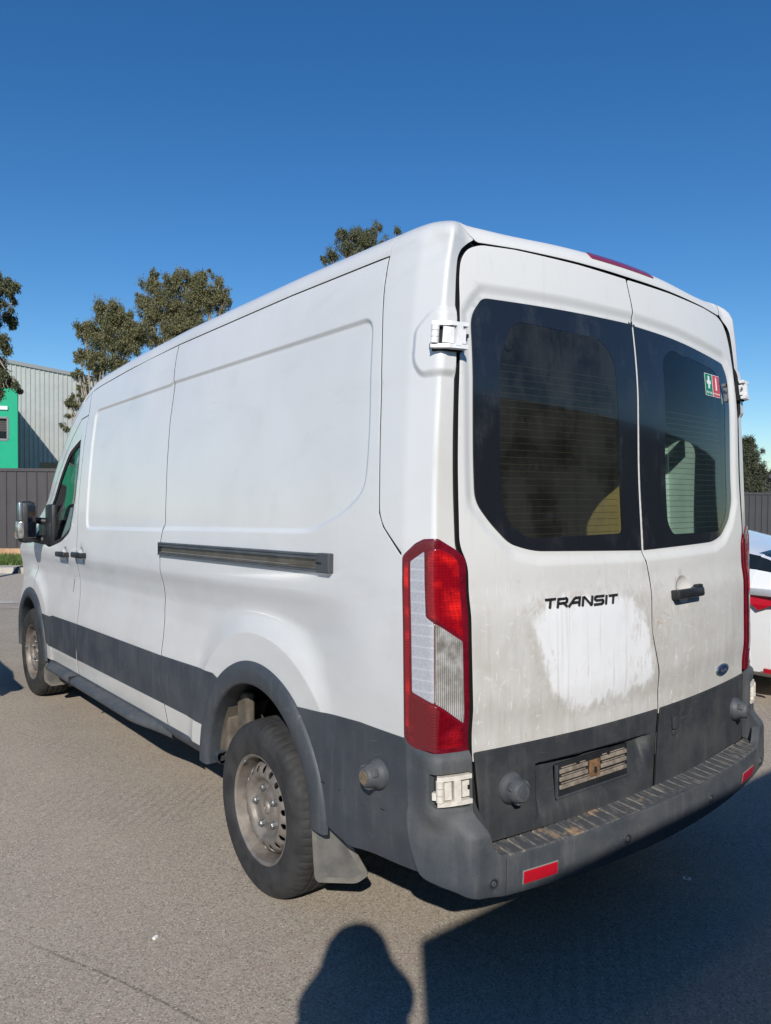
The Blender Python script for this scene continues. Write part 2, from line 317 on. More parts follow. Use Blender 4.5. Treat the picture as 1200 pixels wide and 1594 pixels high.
class MB:
    """collects simple solids and links them as one mesh"""
    def __init__(s): s.V = []; s.F = []; s.mi = []
    def add(s, V, F, mi=0):
        o = len(s.V); s.V += [tuple(v) for v in V]; s.F += [tuple(i+o for i in f) for f in F]; s.mi += [mi]*len(F); return s
    def box(s, a, b, mi=0, M_=None, ch=0.0):
        bm = bmesh.new(); bmesh.ops.create_cube(bm, size=1)
        c = [(a[i]+b[i])/2 for i in range(3)]; d = [abs(b[i]-a[i]) for i in range(3)]
        for v in bm.verts: v.co = Vector((c[0]+v.co.x*d[0], c[1]+v.co.y*d[1], c[2]+v.co.z*d[2]))
        if ch: bmesh.ops.bevel(bm, geom=list(bm.edges), offset=ch, segments=2, affect='EDGES', profile=.5)
        if M_ is not None: bmesh.ops.transform(bm, matrix=M_, verts=bm.verts)
        bm.verts.ensure_lookup_table(); s.add([v.co[:] for v in bm.verts], [[v.index for v in f.verts] for f in bm.faces], mi); bm.free(); return s
    def lathe(s, prof, n=24, M_=Matrix(), mi=0, close=False):
        """prof: (r, h) pairs round local Z"""
        V = []; F = []; k = len(prof)
        for i in range(n):
            a = 2*math.pi*i/n
            for r, h in prof: V.append((M_ @ Vector((r*math.cos(a), r*math.sin(a), h)))[:])
        for i in range(n):
            for j in range(k-1): F.append((i*k+j, ((i+1) % n)*k+j, ((i+1) % n)*k+j+1, i*k+j+1))
        return s.add(V, F, mi)
    def tube(s, pts, r, n=8, mi=0):
        V = []; F = []; P = [Vector(p) for p in pts]; rr = r if isinstance(r, (list, tuple)) else [r]*len(P)
        for i, p in enumerate(P):
            d = (P[min(i+1, len(P)-1)]-P[max(i-1, 0)]).normalized(); a = d.orthogonal().normalized() if i == 0 else (a - d*a.dot(d)).normalized(); b = d.cross(a)
            for k in range(n): t = 2*math.pi*k/n; V.append((p+rr[i]*(a*math.cos(t)+b*math.sin(t)))[:])
        for i in range(len(P)-1):
            for k in range(n): F.append((i*n+k, i*n+(k+1) % n, (i+1)*n+(k+1) % n, (i+1)*n+k))
        F.append(tuple(range(n))[::-1]); F.append(tuple((len(P)-1)*n+k for k in range(n)))
        return s.add(V, F, mi)
    def build(s, name, mat, parent=None, smooth=False):
        o = mesh(name, s.V, s.F, mat, parent, smooth, midx=s.mi)
        if smooth:
            o.data.set_sharp_from_angle(angle=R(38))
        return o
def rnd(poly, r, n=5):
    """round the corners; r number or list"""
    out = []; L = len(poly)
    for i in range(L):
        p0, p, p1 = np.array(poly[i-1], float), np.array(poly[i], float), np.array(poly[(i+1) % L], float)
        ri = r[i] if isinstance(r, (list, tuple)) else r
        a, b = p0-p, p1-p; la, lb = np.linalg.norm(a), np.linalg.norm(b)
        if ri <= 0 or la < 1e-6 or lb < 1e-6: out.append(tuple(p)); continue
        d = min(ri, la*.48, lb*.48); A = p+a/la*d; Bp = p+b/lb*d
        for k in range(n+1): t = k/n; out.append(tuple((1-t)**2*A+2*t*(1-t)*p+t*t*Bp))
    return out
def dens(poly, step, closed=True):
    out = []; L = len(poly)
    for i in range(L if closed else L-1):
        a, b = np.array(poly[i], float), np.array(poly[(i+1) % L], float); n = max(1, int(math.ceil(np.linalg.norm(b-a)/step)))
        for k in range(n): out.append(a+(b-a)*k/n)
    if not closed: out.append(np.array(poly[-1], float))
    o2 = [out[0]]
    for p in out[1:]:
        if np.linalg.norm(p-o2[-1]) > 1e-4: o2.append(p)
    if closed and np.linalg.norm(o2[0]-o2[-1]) < 1e-4: o2.pop()
    return np.array(o2)
def area(P): x, y = P[:, 0], P[:, 1]; return .5*np.sum(x*np.roll(y, -1)-y*np.roll(x, -1))
def inset(P, d):
    P = P if area(P) > 0 else P[::-1]
    a = P-np.roll(P, 1, 0); b = np.roll(P, -1, 0)-P
    a /= np.linalg.norm(a, axis=1)[:, None]; b /= np.linalg.norm(b, axis=1)[:, None]
    na = np.stack([-a[:, 1], a[:, 0]], 1); nb = np.stack([-b[:, 1], b[:, 0]], 1)
    m = na+nb; l = np.linalg.norm(m, axis=1)[:, None]; m = m/np.maximum(l, .3); c = np.clip((m*na).sum(1), .5, 1)[:, None]
    return P+m*d/c
def inpoly(Q_, P):
    x, y = Q_[:, 0][:, None], Q_[:, 1][:, None]; x0, y0 = P[:, 0], P[:, 1]; x1, y1 = np.roll(x0, -1), np.roll(y0, -1)
    c = ((y0 > y) != (y1 > y)) & (x < (x1-x0)*(y-y0)/np.where(y1 == y0, 1e-12, y1-y0)+x0); return c.sum(1) % 2 == 1
def dpoly(Q_, P, closed=True):
    A = P; Bq = np.roll(P, -1, 0)
    if not closed: A = A[:-1]; Bq = Bq[:-1]
    out = np.empty(len(Q_))
    for i in range(0, len(Q_), 4000):
        q = Q_[i:i+4000]; ab = Bq-A; t = ((q[:, None]-A)*ab).sum(2)/np.maximum((ab**2).sum(1), 1e-12); t = np.clip(t, 0, 1)
        out[i:i+4000] = np.sqrt((((A+t[..., None]*ab)-q[:, None])**2).sum(2).min(1))
    return out
def nrm(fm, a, b, h=6e-4):
    """unit normals pointing away from the van's middle"""
    n = np.cross(fm(a+h, b)-fm(a-h, b), fm(a, b+h)-fm(a, b-h)); n /= np.maximum(np.linalg.norm(n, axis=1), 1e-12)[:, None]; return n
def panel(name, poly, fm, mat, parent, step=.03, gap=.003, thick=.012, off=0., feats=(), holes=(), center=(0, 2.8, 1.35), edge=.0012, skirt=None, ring=.004, tilt=.22):
    P = inset(dens(poly, step*.8), gap); H = []
    for h in holes:
        hp = dens(h, step*.8); H.append(hp if area(hp) < 0 else hp[::-1])
    P1 = inset(P, ring)
    lo, hi = P.min(0), P.max(0)
    gx, gy = np.meshgrid(np.arange(lo[0]+step/2, hi[0], step), np.arange(lo[1]+step/2, hi[1], step)); G = np.stack([gx.ravel(), gy.ravel()], 1)
    if feats:
        FT = np.concatenate([np.asarray(f, float) for f in feats]); cl = .011; occ = set(map(tuple, np.floor(FT/cl).astype(int)))
        kg = np.floor(G/cl).astype(int); G = G[[not any((a+i, b+j) in occ for i in (-1, 0, 1) for j in (-1, 0, 1)) for a, b in kg]]; G = np.concatenate([G, FT])
    k = inpoly(G, P); G = G[k]; G = G[dpoly(G, P) > ring*1.6]
    for hp in H: G = G[~inpoly(G, hp)]; G = G[dpoly(G, hp) > ring*1.2]
    key = np.round(G/.0035).astype(int); _, ui = np.unique(key, axis=0, return_index=True); G = G[np.sort(ui)]
    loops = [P, P1]+H; pts = np.concatenate(loops+[G]); edges = []; o = 0
    for i, L in enumerate(loops):
        n = len(L)
        if i != 1: edges += [(o+j, o+(j+1) % n) for j in range(n)]
        o += n
    v2, e2, f2, ov, oe, of = delaunay_2d_cdt([Vector(p) for p in pts], edges, [], 0, 1e-6)
    U = np.array([v[:] for v in v2]); T = np.array([f for f in f2 if len(f) == 3])
    cen = U[T].mean(1); keep = inpoly(cen, P)
    for hp in H: keep &= ~inpoly(cen, hp)
    T = T[keep]
    X = fm(U[:, 0], U[:, 1]); Nn = nrm(fm, U[:, 0], U[:, 1]); c = np.array(center)
    sg = np.sign(np.median(((X-c)*Nn).sum(1))); sg = sg if sg else 1; Nn = Nn*sg
    if off: X = X+Nn*off
    # orientation
    tn = np.cross(X[T[:, 1]]-X[T[:, 0]], X[T[:, 2]]-X[T[:, 0]]); fl = (tn*Nn[T[:, 0]]).sum(1) < 0; T[fl] = T[fl][:, ::-1]
    V = [X]; N = [Nn.copy()]; F = [tuple(t) for t in T]; base = len(X)
    # border loops: sunk edge, then a skirt
    for L in [P]+H:
        from_ = L
        d2 = ((U[:, None, :]-from_[None])**2).sum(2) if len(U)*len(from_) < 6e7 else None
        idx = d2.argmin(0) if d2 is not None else np.array([((U-q)**2).sum(1).argmin() for q in from_])
        nn = Nn[idx]; xp = X[idx]
        tan = np.roll(xp, -1, 0)-np.roll(xp, 1, 0); tan /= np.maximum(np.linalg.norm(tan, axis=1), 1e-9)[:, None]
        outw = np.cross(tan, nn)*sg*(1); pl = fm(L[:, 0], L[:, 1]); 
        # outward = away from the interior
        inn = fm(inset(L, .004)[:, 0] if area(L) > 0 else inset(L[::-1], -.004)[::-1][:, 0], inset(L, .004)[:, 1] if area(L) > 0 else inset(L[::-1], -.004)[::-1][:, 1])
        ow = pl-inn; ow /= np.maximum(np.linalg.norm(ow, axis=1), 1e-9)[:, None]
        if edge:
            V[0][idx] = xp-nn*edge; N[0][idx] = nn*(1-tilt*.5)+ow*tilt
        s0 = V[0][idx]; s1 = xp-nn*thick; m = len(L); k0 = base
        V += [s0, s1]; N += [ow, ow]; base += 2*m
        for j in range(m):
            q = (k0+j, k0+(j+1) % m, k0+m+(j+1) % m, k0+m+j)
            a_, b_, c_ = s0[j], s0[(j+1) % m], s1[j]
            if np.dot(np.cross(b_-a_, c_-a_), ow[j]) < 0: q = q[::-1]
            F.append(q)
    V = np.concatenate(V); N = np.concatenate(N); N /= np.maximum(np.linalg.norm(N, axis=1), 1e-9)[:, None]
    if skirt is not None: return mesh(name, V, F, [mat, skirt], parent, True, N, midx=[0]*len(T)+[1]*(len(F)-len(T)))  # black edge returns: the shade inside seams is put into their colour
    return mesh(name, V, F, mat, parent, True, N)
def grid(name, fn, us, vs, mat, parent, smooth=True, flip=False):
    a, b = np.meshgrid(us, vs, indexing='ij'); X = fn(a.ravel(), b.ravel()); m = len(vs); F = []
    for i in range(len(us)-1):
        for j in range(m-1):
            q = (i*m+j, (i+1)*m+j, (i+1)*m+j+1, i*m+j+1); F.append(q[::-1] if flip else q)
    return mesh(name, X, F, mat, parent, smooth)
def strip(name, path, w, fm, mat, parent, off=-.014, step=.05, closed=False):
    P = dens(path, step, closed); t = np.gradient(P, axis=0); t /= np.linalg.norm(t, axis=1)[:, None]; n = np.stack([-t[:, 1], t[:, 0]], 1)
    rows = []
    for k in (-1, 1):
        q = P+n*w/2*k; X = fm(q[:, 0], q[:, 1]); N = nrm(fm, q[:, 0], q[:, 1]); N *= np.sign(np.median(((X-np.array((0, 2.8, 1.35)))*N).sum(1))); rows.append(X+N*off)
    V = np.concatenate(rows); m = len(P); F = [(i, i+1, m+i+1, m+i) for i in range(m-1)]
    return mesh(name, V, F, mat, parent, True)
def mirror(o):
    """the same part on the van's other side, as its own object on a mirrored mesh"""
    me = o.data.copy(); co = np.empty(len(me.vertices)*3); me.vertices.foreach_get('co', co); co = co.reshape(-1, 3); co[:, 0] *= -1
    nv = [None]*len(me.vertices)
    if o.data.has_custom_normals:
        for l in o.data.loops: nv[l.vertex_index] = tuple(o.data.corner_normals[l.index].vector)
    me.vertices.foreach_set('co', co.ravel()); me.flip_normals(); me.update()
    if o.data.has_custom_normals: me.normals_split_custom_set_from_vertices([(-n[0], n[1], n[2]) if n else (0, 0, 1) for n in nv])
    c = bpy.data.objects.new(o.name.split('.')[0], me); COL.objects.link(c); c.parent = o.parent; return c
_zp=np.array([.20,.30,.40,.47,.58,.70,.82,.92,1.02,1.12,1.20,1.26,1.34,1.45,1.6,1.8,2.0,2.2,2.3,2.37,2.44,2.6])
_wp=np.array([.925,.94,.958,.970,.982,.988,.985,.969,.957,.957,.973,.993,.992,.987,.981,.970,.955,.933,.918,.902,.880,.81])
_zd=np.linspace(.2,2.6,481); _wd=np.interp(_zd,_zp,_wp)
_k=np.exp(-.5*(np.arange(-12,13)/2.8)**2);_k/=_k.sum()
_wd=np.convolve(np.pad(_wd,12,mode='reflect',reflect_type='odd'),_k,'valid')
def sst(a,b,x):
    t=np.clip((np.asarray(x,float)-a)/(b-a),0,1); return t*t*(3-2*t)
def W(y,z):
    y=np.clip(np.asarray(y,float),-1,5.98);z=np.asarray(z,float)
    w=np.interp(z,_zd,_wd)
    fl=np.interp(z,[.5,.58,.82,1.2,1.34,1.45],[.974,.982,.986,.987,.989,.987]);k=sst(.95,.42,y)*(z>.5)*(z<1.45)
    w=w*(1-k)+fl*k
    w=w-.012*(np.clip(.55-y,0,None)/.35)**2
    up=sst(1.3,1.7,z)
    w=w-up*.055*(np.clip(y-3.5,0,None)/1.0)**1.8
    w=w-.02*(np.clip(y-4.6,0,None)/.7)**2-.10*(np.clip(y-5.3,0,None)/.55)**2.6
    return w
def B(x,z):
    x=np.abs(np.asarray(x,float));z=np.asarray(z,float)
    lean=.015*sst(1.3,1.75,z)+.045*(np.clip(z-1.95,0,None)/.45)**1.6
    bul=-.010*(sst(.86,.97,z)-sst(1.22,1.32,z))
    return .06+.065*(x/.86)**2.2+lean+bul
def P0(s,z):
    w=W(.45,z)
    K=[(-w,.45+0*z),(-W(.27,z),.27+0*z),(-W(.27,z)+.022,.155+0*z),(-W(.27,z)+.095,B(W(.27,z)-.095,z))]
    sk=[0,.18,.30,.385]
    x=np.zeros_like(s);y=np.zeros_like(s)
    for i in range(3):
        m=(s>=sk[i])&(s<sk[i+1]) if i else (s<sk[1])
        t=(s-sk[i])/(sk[i+1]-sk[i])
        if i==0:
            yy=.45-s; x=np.where(m,-W(yy,z),x);y=np.where(m,yy,y)
        else:
            x=np.where(m,K[i][0]*(1-t)+K[i+1][0]*t,x);y=np.where(m,K[i][1]*(1-t)+K[i+1][1]*t,y)
    m=s>=sk[3]; xx=K[3][0]+(s-sk[3]); x=np.where(m,xx,x);y=np.where(m,B(xx,z),y)
    return x,y
_dl=np.linspace(-2,2,9);_dw=np.exp(-.5*_dl**2);_dw/=_dw.sum()
def ZT(s): return 2.402+.018*sst(.5,1.2,s)-.012*sst(.15,.35,s)*(1-sst(.5,.9,s))
def Q(s,v,off=0.):
    s=np.asarray(s,float)+0*np.asarray(v,float);v=np.asarray(v,float)+0*s
    zt=ZT(s);z=np.minimum(v,zt)
    x=0;y=0
    for d,w in zip(_dl,_dw):
        a,b=P0(s+d*(.009+.035*sst(.0,.16,v-zt)),z);x=x+w*a;y=y+w*b
    ang=np.radians(90)*sst(.0,.72,s)
    din=.14+.06*sst(.3,.9,s)+.02*np.exp(-((s-.30)/.13)**2);dup=.105-.012*np.exp(-((s-.30)/.13)**2)
    L=.215
    ph=np.clip((v-zt)/L,0,1)*np.pi/2
    x=x+np.cos(ang)*din*(1-np.cos(ph));y=y+np.sin(ang)*din*(1-np.cos(ph));z=z+dup*np.sin(ph)
    return np.stack([x,y,z],-1)
def SIDE(y,z): return np.stack([-W(y,z),np.asarray(y,float)+0*z,np.asarray(z,float)+0*y],-1)
def REAR(x,z): return np.stack([np.asarray(x,float)+0*z,B(x,z),np.asarray(z,float)+0*x],-1)
# ------------------------------------------------------------------ the van's surfaces (van frame: X right, Y forward, Z up)
def sdist(y, z, P):
    q = np.stack([np.ravel(y)+0*np.ravel(z), np.ravel(z)+0*np.ravel(y)], 1); d = dpoly(q, P); return np.where(inpoly(q, P), -d, d).reshape(np.shape(np.asarray(y)+0*np.asarray(z)))
REC_R = dens(rnd([(2.5, 1.477), (.79, 1.486), (.60, 1.545), (.47, 1.622), (.455, 1.80), (.475, 2.197), (2.5, 2.226)], [.0, .06, .06, .06, .1, .05, .0]), .03)
REC_F = dens(rnd([(1.9, 2.214), (3.41, 2.217), (3.46, 1.6), (3.46, 1.465), (1.9, 1.474)], [0, .06, .1, .06, 0]), .03)
ARC_R = (1.205, .43); ARC_F = (4.97, .46)
def smax(a, b, k=.014):
    h = np.clip(.5+.5*(a-b)/k, 0, 1); return b*(1-h)+a*h+k*h*(1-h)
def SIDEF(y, z):
    y = np.asarray(y, float); z = np.asarray(z, float); w = W(y, z)
    w = w-.010*np.where(y < 2.185, sst(.011, -.011, sdist(y, z, REC_R)), sst(.011, -.011, sdist(y, z, REC_F)))
    for (cy, cz), pad, r1 in ((ARC_R, .9905, .635), (ARC_F, .9845, .60)):
        r = np.hypot(y-cy, z-cz); pr = pad-.30*np.clip(r-r1, 0, None)-(.02*(np.clip(cy-4.6 if cy < 4 else y-4.6, 0, None)/.7)**2+(.10*(np.clip(y-5.3, 0, None)/.55)**2.6 if cy > 4 else 0))
        near = (r < r1+.25); w = np.where(near, smax(w, pr), w)
    return np.stack([-w, y+0*z, z+0*y], -1)
WIN_L = dens(rnd([(-.745, 2.226), (-.80, 2.16), (-.806, 1.84), (-.806, 1.58), (-.752, 1.514), (-.68, 1.448), (-.58, 1.42), (-.006, 1.400), (-.001, 2.242), (-.39, 2.236)], [.02, .05, .2, .04, .03, .03, .05, 0, 0, .3]), .03)
WIN_R = dens(rnd([(.738, 2.186), (.784, 2.13), (.786, 1.84), (.786, 1.58), (.735, 1.50), (.64, 1.434), (.55, 1.412), (.004, 1.400), (.004, 2.238), (.30, 2.228)], [.02, .05, .2, .04, .03, .03, .05, 0, 0, .3]), .03)
WBOTH = np.concatenate([WIN_L[[i for i in range(len(WIN_L)) if WIN_L[i][0] < -.012]], WIN_R[[i for i in range(len(WIN_R)) if WIN_R[i][0] > .012]][::-1]])
_hull = [(-.806, 1.58), (-.752, 1.514), (-.66, 1.434), (-.56, 1.414), (0, 1.401), (.55, 1.410), (.645, 1.434), (.735, 1.50), (.79, 1.58), (.79, 2.13), (.738, 2.2), (.30, 2.236), (0, 2.244), (-.39, 2.24), (-.745, 2.228), (-.803, 2.16)]
HULL = dens(_hull, .04)
def REARF(x, z):
    x = np.asarray(x, float); z = np.asarray(z, float)
    d = sdist(x, z, HULL); y = B(x, z)+.012*sst(.045, .002, d)
    y = y+.006*sst(.06, -.05, np.hypot((x-.245)/1.3, z-1.25)-.02)*0
    return np.stack([x+0*z, y, z+0*x], -1)
def RECP(x, z):                       # grey lower door with the plate recess
    y = B(x, z); t = np.clip((.735+.012*(-x/.6)-z)/.012, 0, 1)
    inx = sst(-.60, -.575, x)*sst(.012, -.03, x+.25*(np.clip(.72-z, 0, .2)))
    dep = .040*t*np.clip((z-.560)/.17, 0, 1)**.8
    return np.stack([x+0*z, y+dep*inx, z+0*x], -1)
PADP = dens(rnd([(.205, 2.015), (.235, 1.975), (.42, 1.975), (.42, 2.155), (.26, 2.155), (.205, 2.11)], .02), .02)
def QF(s, v):
    s = np.asarray(s, float); v = np.asarray(v, float); X = Q(s, v); d = sdist(s, v, PADP)
    h = 1e-3; n = np.cross(Q(s+h, v)-X, Q(s, v+h)-X); n /= np.maximum(np.linalg.norm(n, axis=-1), 1e-9)[..., None]
    sg = np.where((n[..., 0:1] < 0) | (n[..., 1:2] < -.5), 1, -1)
    return X+n*sg*(.011*sst(.02, -.006, d))[..., None]
# roof / windscreen / bonnet / nose centre line
GP = np.array([(.43, 2.401), (1.066, 2.419), (2.184, 2.428), (2.921, 2.409), (3.4, 2.383), (3.575, 2.366), (3.72, 2.315), (4.0, 2.165), (4.45, 1.87), (4.8, 1.62), (5.0, 1.47), (5.14, 1.39), (5.35, 1.30), (5.6, 1.17), (5.78, 1.02), (5.87, .85), (5.91, .65), (5.91, .45), (5.86, .27)])
_gl = np.concatenate([[0], np.cumsum(np.hypot(*np.diff(GP, axis=0).T))]); _gd = np.linspace(0, _gl[-1], 900)
_gy = np.interp(_gd, _gl, GP[:, 0]); _gz = np.interp(_gd, _gl, GP[:, 1])
_kk = np.exp(-.5*(np.arange(-18, 19)/7.)**2); _kk /= _kk.sum()
_gy = np.convolve(np.pad(_gy, 18, mode='reflect', reflect_type='odd'), _kk, 'valid'); _gz = np.convolve(np.pad(_gz, 18, mode='reflect', reflect_type='odd'), _kk, 'valid')
def gat(y=None, z=None):
    return float(np.interp(y, _gy[:780], _gd[:780])) if y is not None else float(_gd[600+np.abs(_gz[600:]-z).argmin()])
def T(g, t):
    g = np.asarray(g, float); t = np.asarray(t, float); y = np.interp(g, _gd, _gy); z = np.interp(g, _gd, _gz)
    dy = np.interp(g, _gd, np.gradient(_gy)); dz = np.interp(g, _gd, np.gradient(_gz)); l = np.hypot(dy, dz); ny, nz = -dz/l, dy/l
    w = W(y, z); f = sst(3.4, 4.1, y); nose = sst(5.3, 5.8, y)
    din = .14*(1-f)+.06*f; dup = .105*(1-f)+.035*f+.03*nose; cr = .045*(1-f)+.055*f+.05*nose
    ph = np.clip(t, 0, 1)*np.pi/2; u = np.clip(t-1, 0, 1)
    x = (w-din*(1-np.cos(ph)))*(1-u); o = dup*np.sin(ph)+cr*(1-(1-u)**2)
    rib = .006*(1-f)*np.clip(np.cos(2*np.pi*x/.19)*3-1.6, 0, 1)*(u > .02)*sst(.3, .6, y)
    return np.stack([-x, y+ny*(o+rib), z+nz*(o+rib)], -1)
def TF(g, t): X = T(g, np.where(t < 2, t, 4-t)); return np.where((np.asarray(t) > 2)[..., None], X*np.array([-1, 1, 1]), X)
# rear header, mirrored about the centre line
def QH(u, v):
    u = np.asarray(u, float); v = np.asarray(v, float); X = Q(1.177-np.abs(u), v)
    X = X*np.stack([np.where(u > 0, -1, 1), np.ones_like(u), np.ones_like(u)], -1); X[..., 0] = X[..., 0]-(Q(np.float64(1.177), np.float64(2.43))[0])*np.where(u > 0, -1, 1)*np.clip(1-np.abs(u)/.75, 0, 1)
    return X
van = empty('white_van'); RK = R(1.597584)
_c, _s = math.cos(RK), math.sin(RK)
Mv = Matrix(((1, 0, 0, 0), (0, _c, _s, 1.208-_c*1.208-_s*.35), (0, -_s, _c, .35+_s*1.208-_c*.35), (0, 0, 0, 1)))
van.matrix_world = Mv
tag(van, 'white high-roof cargo van with grimy rear doors, filling the middle of the lot', 'van')
MvI = Mv.inverted()

GUT = [(.43, 2.399), (1.066, 2.417), (2.184, 2.426), (2.921, 2.407), (3.4, 2.381), (3.575, 2.364)]
ZB = .475
SEAM1 = [(2.184, 2.426), (2.158, 2.26), (2.153, 2.215), (2.172, 2.04), (2.176, 1.814), (2.170, 1.52), (2.178, 1.47), (2.203, 1.41), (2.204, 1.323), (2.208, 1.19), (2.236, 1.06), (2.224, .833), (2.236, .725), (2.196, .587), (2.171, ZB)]
SEAM2 = [(3.575, 2.364), (3.56, 2.23), (3.60, 2.02), (3.655, 1.6), (3.655, 1.32), (3.70, 1.18), (3.71, 1.05), (3.695, .86), (3.715, .7), (3.71, ZB)]
def arcpts(c, r, a0, a1, n=28): return [(c[0]+r*math.cos(R(a0+(a1-a0)*i/n)), c[1]+r*math.sin(R(a0+(a1-a0)*i/n))) for i in range(n+1)]
AR = .455
def arch_ang(c, z, r): return math.degrees(math.asin(max(-1, min(1, (z-c[1])/r))))
def ringfeat(P, ds=(-.016, -.011, -.0055, 0, .0055, .011, .016)):
    P = dens([tuple(p) for p in P], .03); P = P if area(P) > 0 else P[::-1]; return [inset(P, -d) for d in ds]
a0 = arch_ang(ARC_R, ZB, AR)
quarter = SEAM1 + arcpts(ARC_R, AR, a0, 180-a0) + [(.60, .48), (.262, .48), (.262, 1.41), (.285, 1.427), (.366, 1.508), (.386, 1.55), (.399, 1.961), (.425, 2.262)] + GUT[:3][:1] + [GUT[1]]
# order check: front seam downwards, along the sill to the arch, round it, to the rear, up, along the gutter
rf = ringfeat(REC_R)+[np.array(arcpts(ARC_R, r, -5, 185, 110)) for r in (.58, .60, .612, .622, .631, .64, .65, .661, .673, .685, .70, .72, .74)]+[dens([(2.2, z), (.3, z)], .04, False) for z in (1.21, 1.23, 1.25, 1.27, 1.15)]
panel('quarter_panel', quarter, SIDEF, M['paint'], van, .032, feats=rf, gap=.0036, skirt=M['seal_shade'])
slide = SEAM2 + [SEAM1[-1-i] for i in range(len(SEAM1))] + [(2.6, 2.419), (2.921, 2.407), (3.4, 2.381)]
sdoor = panel('sliding_door', slide, SIDEF, M['paint'], van, .04, gap=.0036, skirt=M['seal_shade'], holes=[[(3.5555+.0445*math.cos(a), 1.288-.004+.0555*math.sin(a)) for a in np.linspace(0, 2*np.pi, 25)[:-1]]], feats=ringfeat(REC_F)+[dens([(2.2, z), (3.7, z)], .05, False) for z in (1.21, 1.25, 1.27)])
WINF = rnd([(3.69, 2.06), (3.70, 1.81), (3.765, 1.6), (3.835, 1.434), (4.02, 1.363), (4.36, 1.31), (4.80, 1.40), (4.62, 1.56), (4.40, 1.70), (4.215, 1.838), (3.98, 1.985)], [.02, .1, .05, .05, .08, .05, .03, .1, .1, .1, .06])
FS = [(4.86, 1.42), (4.80, 1.30), (4.80, 1.15), (4.84, 1.05)]
FTOP = [(3.575, 2.205), (3.72, 2.195), (3.93, 2.085), (4.30, 1.855), (4.62, 1.64), (4.80, 1.51)]
aF = arch_ang(ARC_F, ZB, .455)
fdoor = [(3.562, 2.205)] + SEAM2[2:] + arcpts(ARC_F, .455, 180-aF, 104, 16) + FS[::-1] + FTOP[::-1]
fd = panel('front_door', fdoor, SIDEF, M['paint'], van, .04, gap=.0036, skirt=M['seal_shade'], holes=[WINF, [(3.94+.0445*math.cos(a), 1.278-.004+.0555*math.sin(a)) for a in np.linspace(0, 2*np.pi, 25)[:-1]]], feats=[np.array(arcpts(ARC_F, r, 90, 190, 40)) for r in (.57, .59, .60, .62, .65)])
# A-pillar and cantrail strip between door top and roof/windscreen edge
G2 = [(3.575, 2.364), (3.72, 2.313), (4.0, 2.163), (4.45, 1.868), (4.8, 1.618), (5.0, 1.468)]
panel('a_pillar', G2 + [(4.87, 1.43)] + FTOP[::-1] + [(3.562, 2.21)], SIDEF, M['paint'], van, .04, gap=.0036, skirt=M['seal_shade'])
fend = arcpts(ARC_F, .455, 104, -3, 26) + [(5.60, .44), (5.88, .44), (5.905, .65), (5.865, .85), (5.775, 1.018), (5.6, 1.168), (5.35, 1.298), (5.14, 1.388), (5.0, 1.466), (4.87, 1.43)] + FS[1:]
panel('front_wing', fend, SIDEF, M['paint'], van, .045, gap=.0036, skirt=M['seal_shade'], feats=[np.array(arcpts(ARC_F, r, 0, 120, 40)) for r in (.57, .59, .60, .62, .65)])
# black strips behind the seams, keeping the gaps dark
for nm, P in (('dark_seam_strip', SEAM1), ('dark_seam_strip', SEAM2), ('dark_seam_strip', FTOP+FS[:1]), ('dark_seam_strip', [(.43, 2.40), (.425, 2.262), (.399, 1.961), (.386, 1.55), (.366, 1.508), (.285, 1.427)]), ('dark_roof_seam_strip', GUT+[(3.8, 2.27)])):
    strip(nm, P, .06, SIDEF, M['seal_shade'], van, -.010)
# grey side cladding
def clad(name, poly, off=.0065, m='clad', **k): return panel(name, poly, SIDEF, M[m], van, .045, gap=.002, thick=.008, off=off, edge=.003, **k)
RO = .520
clad('side_cladding', [(4.41, .577), (3.722, .578), (3.712, .70), (3.700, .822)] + [(4.30, .815), (4.38, .80)] + arcpts(ARC_F, .512, 138, 165, 6))
clad('side_cladding', [(3.680, .822), (3.690, .70), (3.69, .579), (2.200, .583), (2.240, .725), (2.228, .828)])
aQ = arch_ang(ARC_R, .584, RO-.006)
clad('side_cladding', [(2.220, .829), (2.232, .725), (2.192, .583)] + arcpts(ARC_R, RO-.006, aQ, 50, 10) + [(1.60, .842)])
a2 = arch_ang(ARC_R, .455, RO-.006)
clad('rear_side_cladding', arcpts(ARC_R, RO-.006, 180-a2, 128, 10) + [(.86, .838), (.70, .850), (.50, .862), (.262, .860), (.255, .80), (.252, .66), (.240, .53), (.190, .457), (.33, .443), (.54, .428)], feats=[])
clad('dark_line_strip', rnd([(.718, .608), (.716, .600), (.365, .604), (.367, .611)], .001), .0085, 'seal_shade')  # raised black strip in place of the shade in a recessed line
clad('white_sill_strip', [(4.40, .565), (3.725, .567), (3.725, .482), (4.40, .482)], .003, 'paint')
# wheel arch mouldings: outer face, rolled inner lip
def arch_mould(c, ro, ri, z0, name):
    A = []
    prof = [(ro, .001), (ro-.004, .012), (ro-.014, .018), (ro-.045, .021), (ri+.010, .020), (ri+.002, .013), (ri, .0), (ri+.002, -.05), (ri+.01, -.09)]
    z1 = z0; n = 72
    def fn(a, j):
        r = np.interp(j, range(len(prof)), [p[0] for p in prof]); o = np.interp(j, range(len(prof)), [p[1] for p in prof])
        y = c[0]+r*np.cos(a); z = c[1]+r*np.sin(a); X = SIDEF(y, np.maximum(z, .2)); X[:, 0] = -np.maximum(-X[:, 0], 0)-o; return X
    a_ = math.asin((z1-c[1])/ro); us = np.linspace(a_, math.pi-a_, n)
    return grid(name, fn, us, np.arange(len(prof)), M['clad'], van)
arch_mould(ARC_R, RO, .425, .425, 'arch_moulding'); arch_mould(ARC_F, .512, .425, .455, 'arch_moulding')
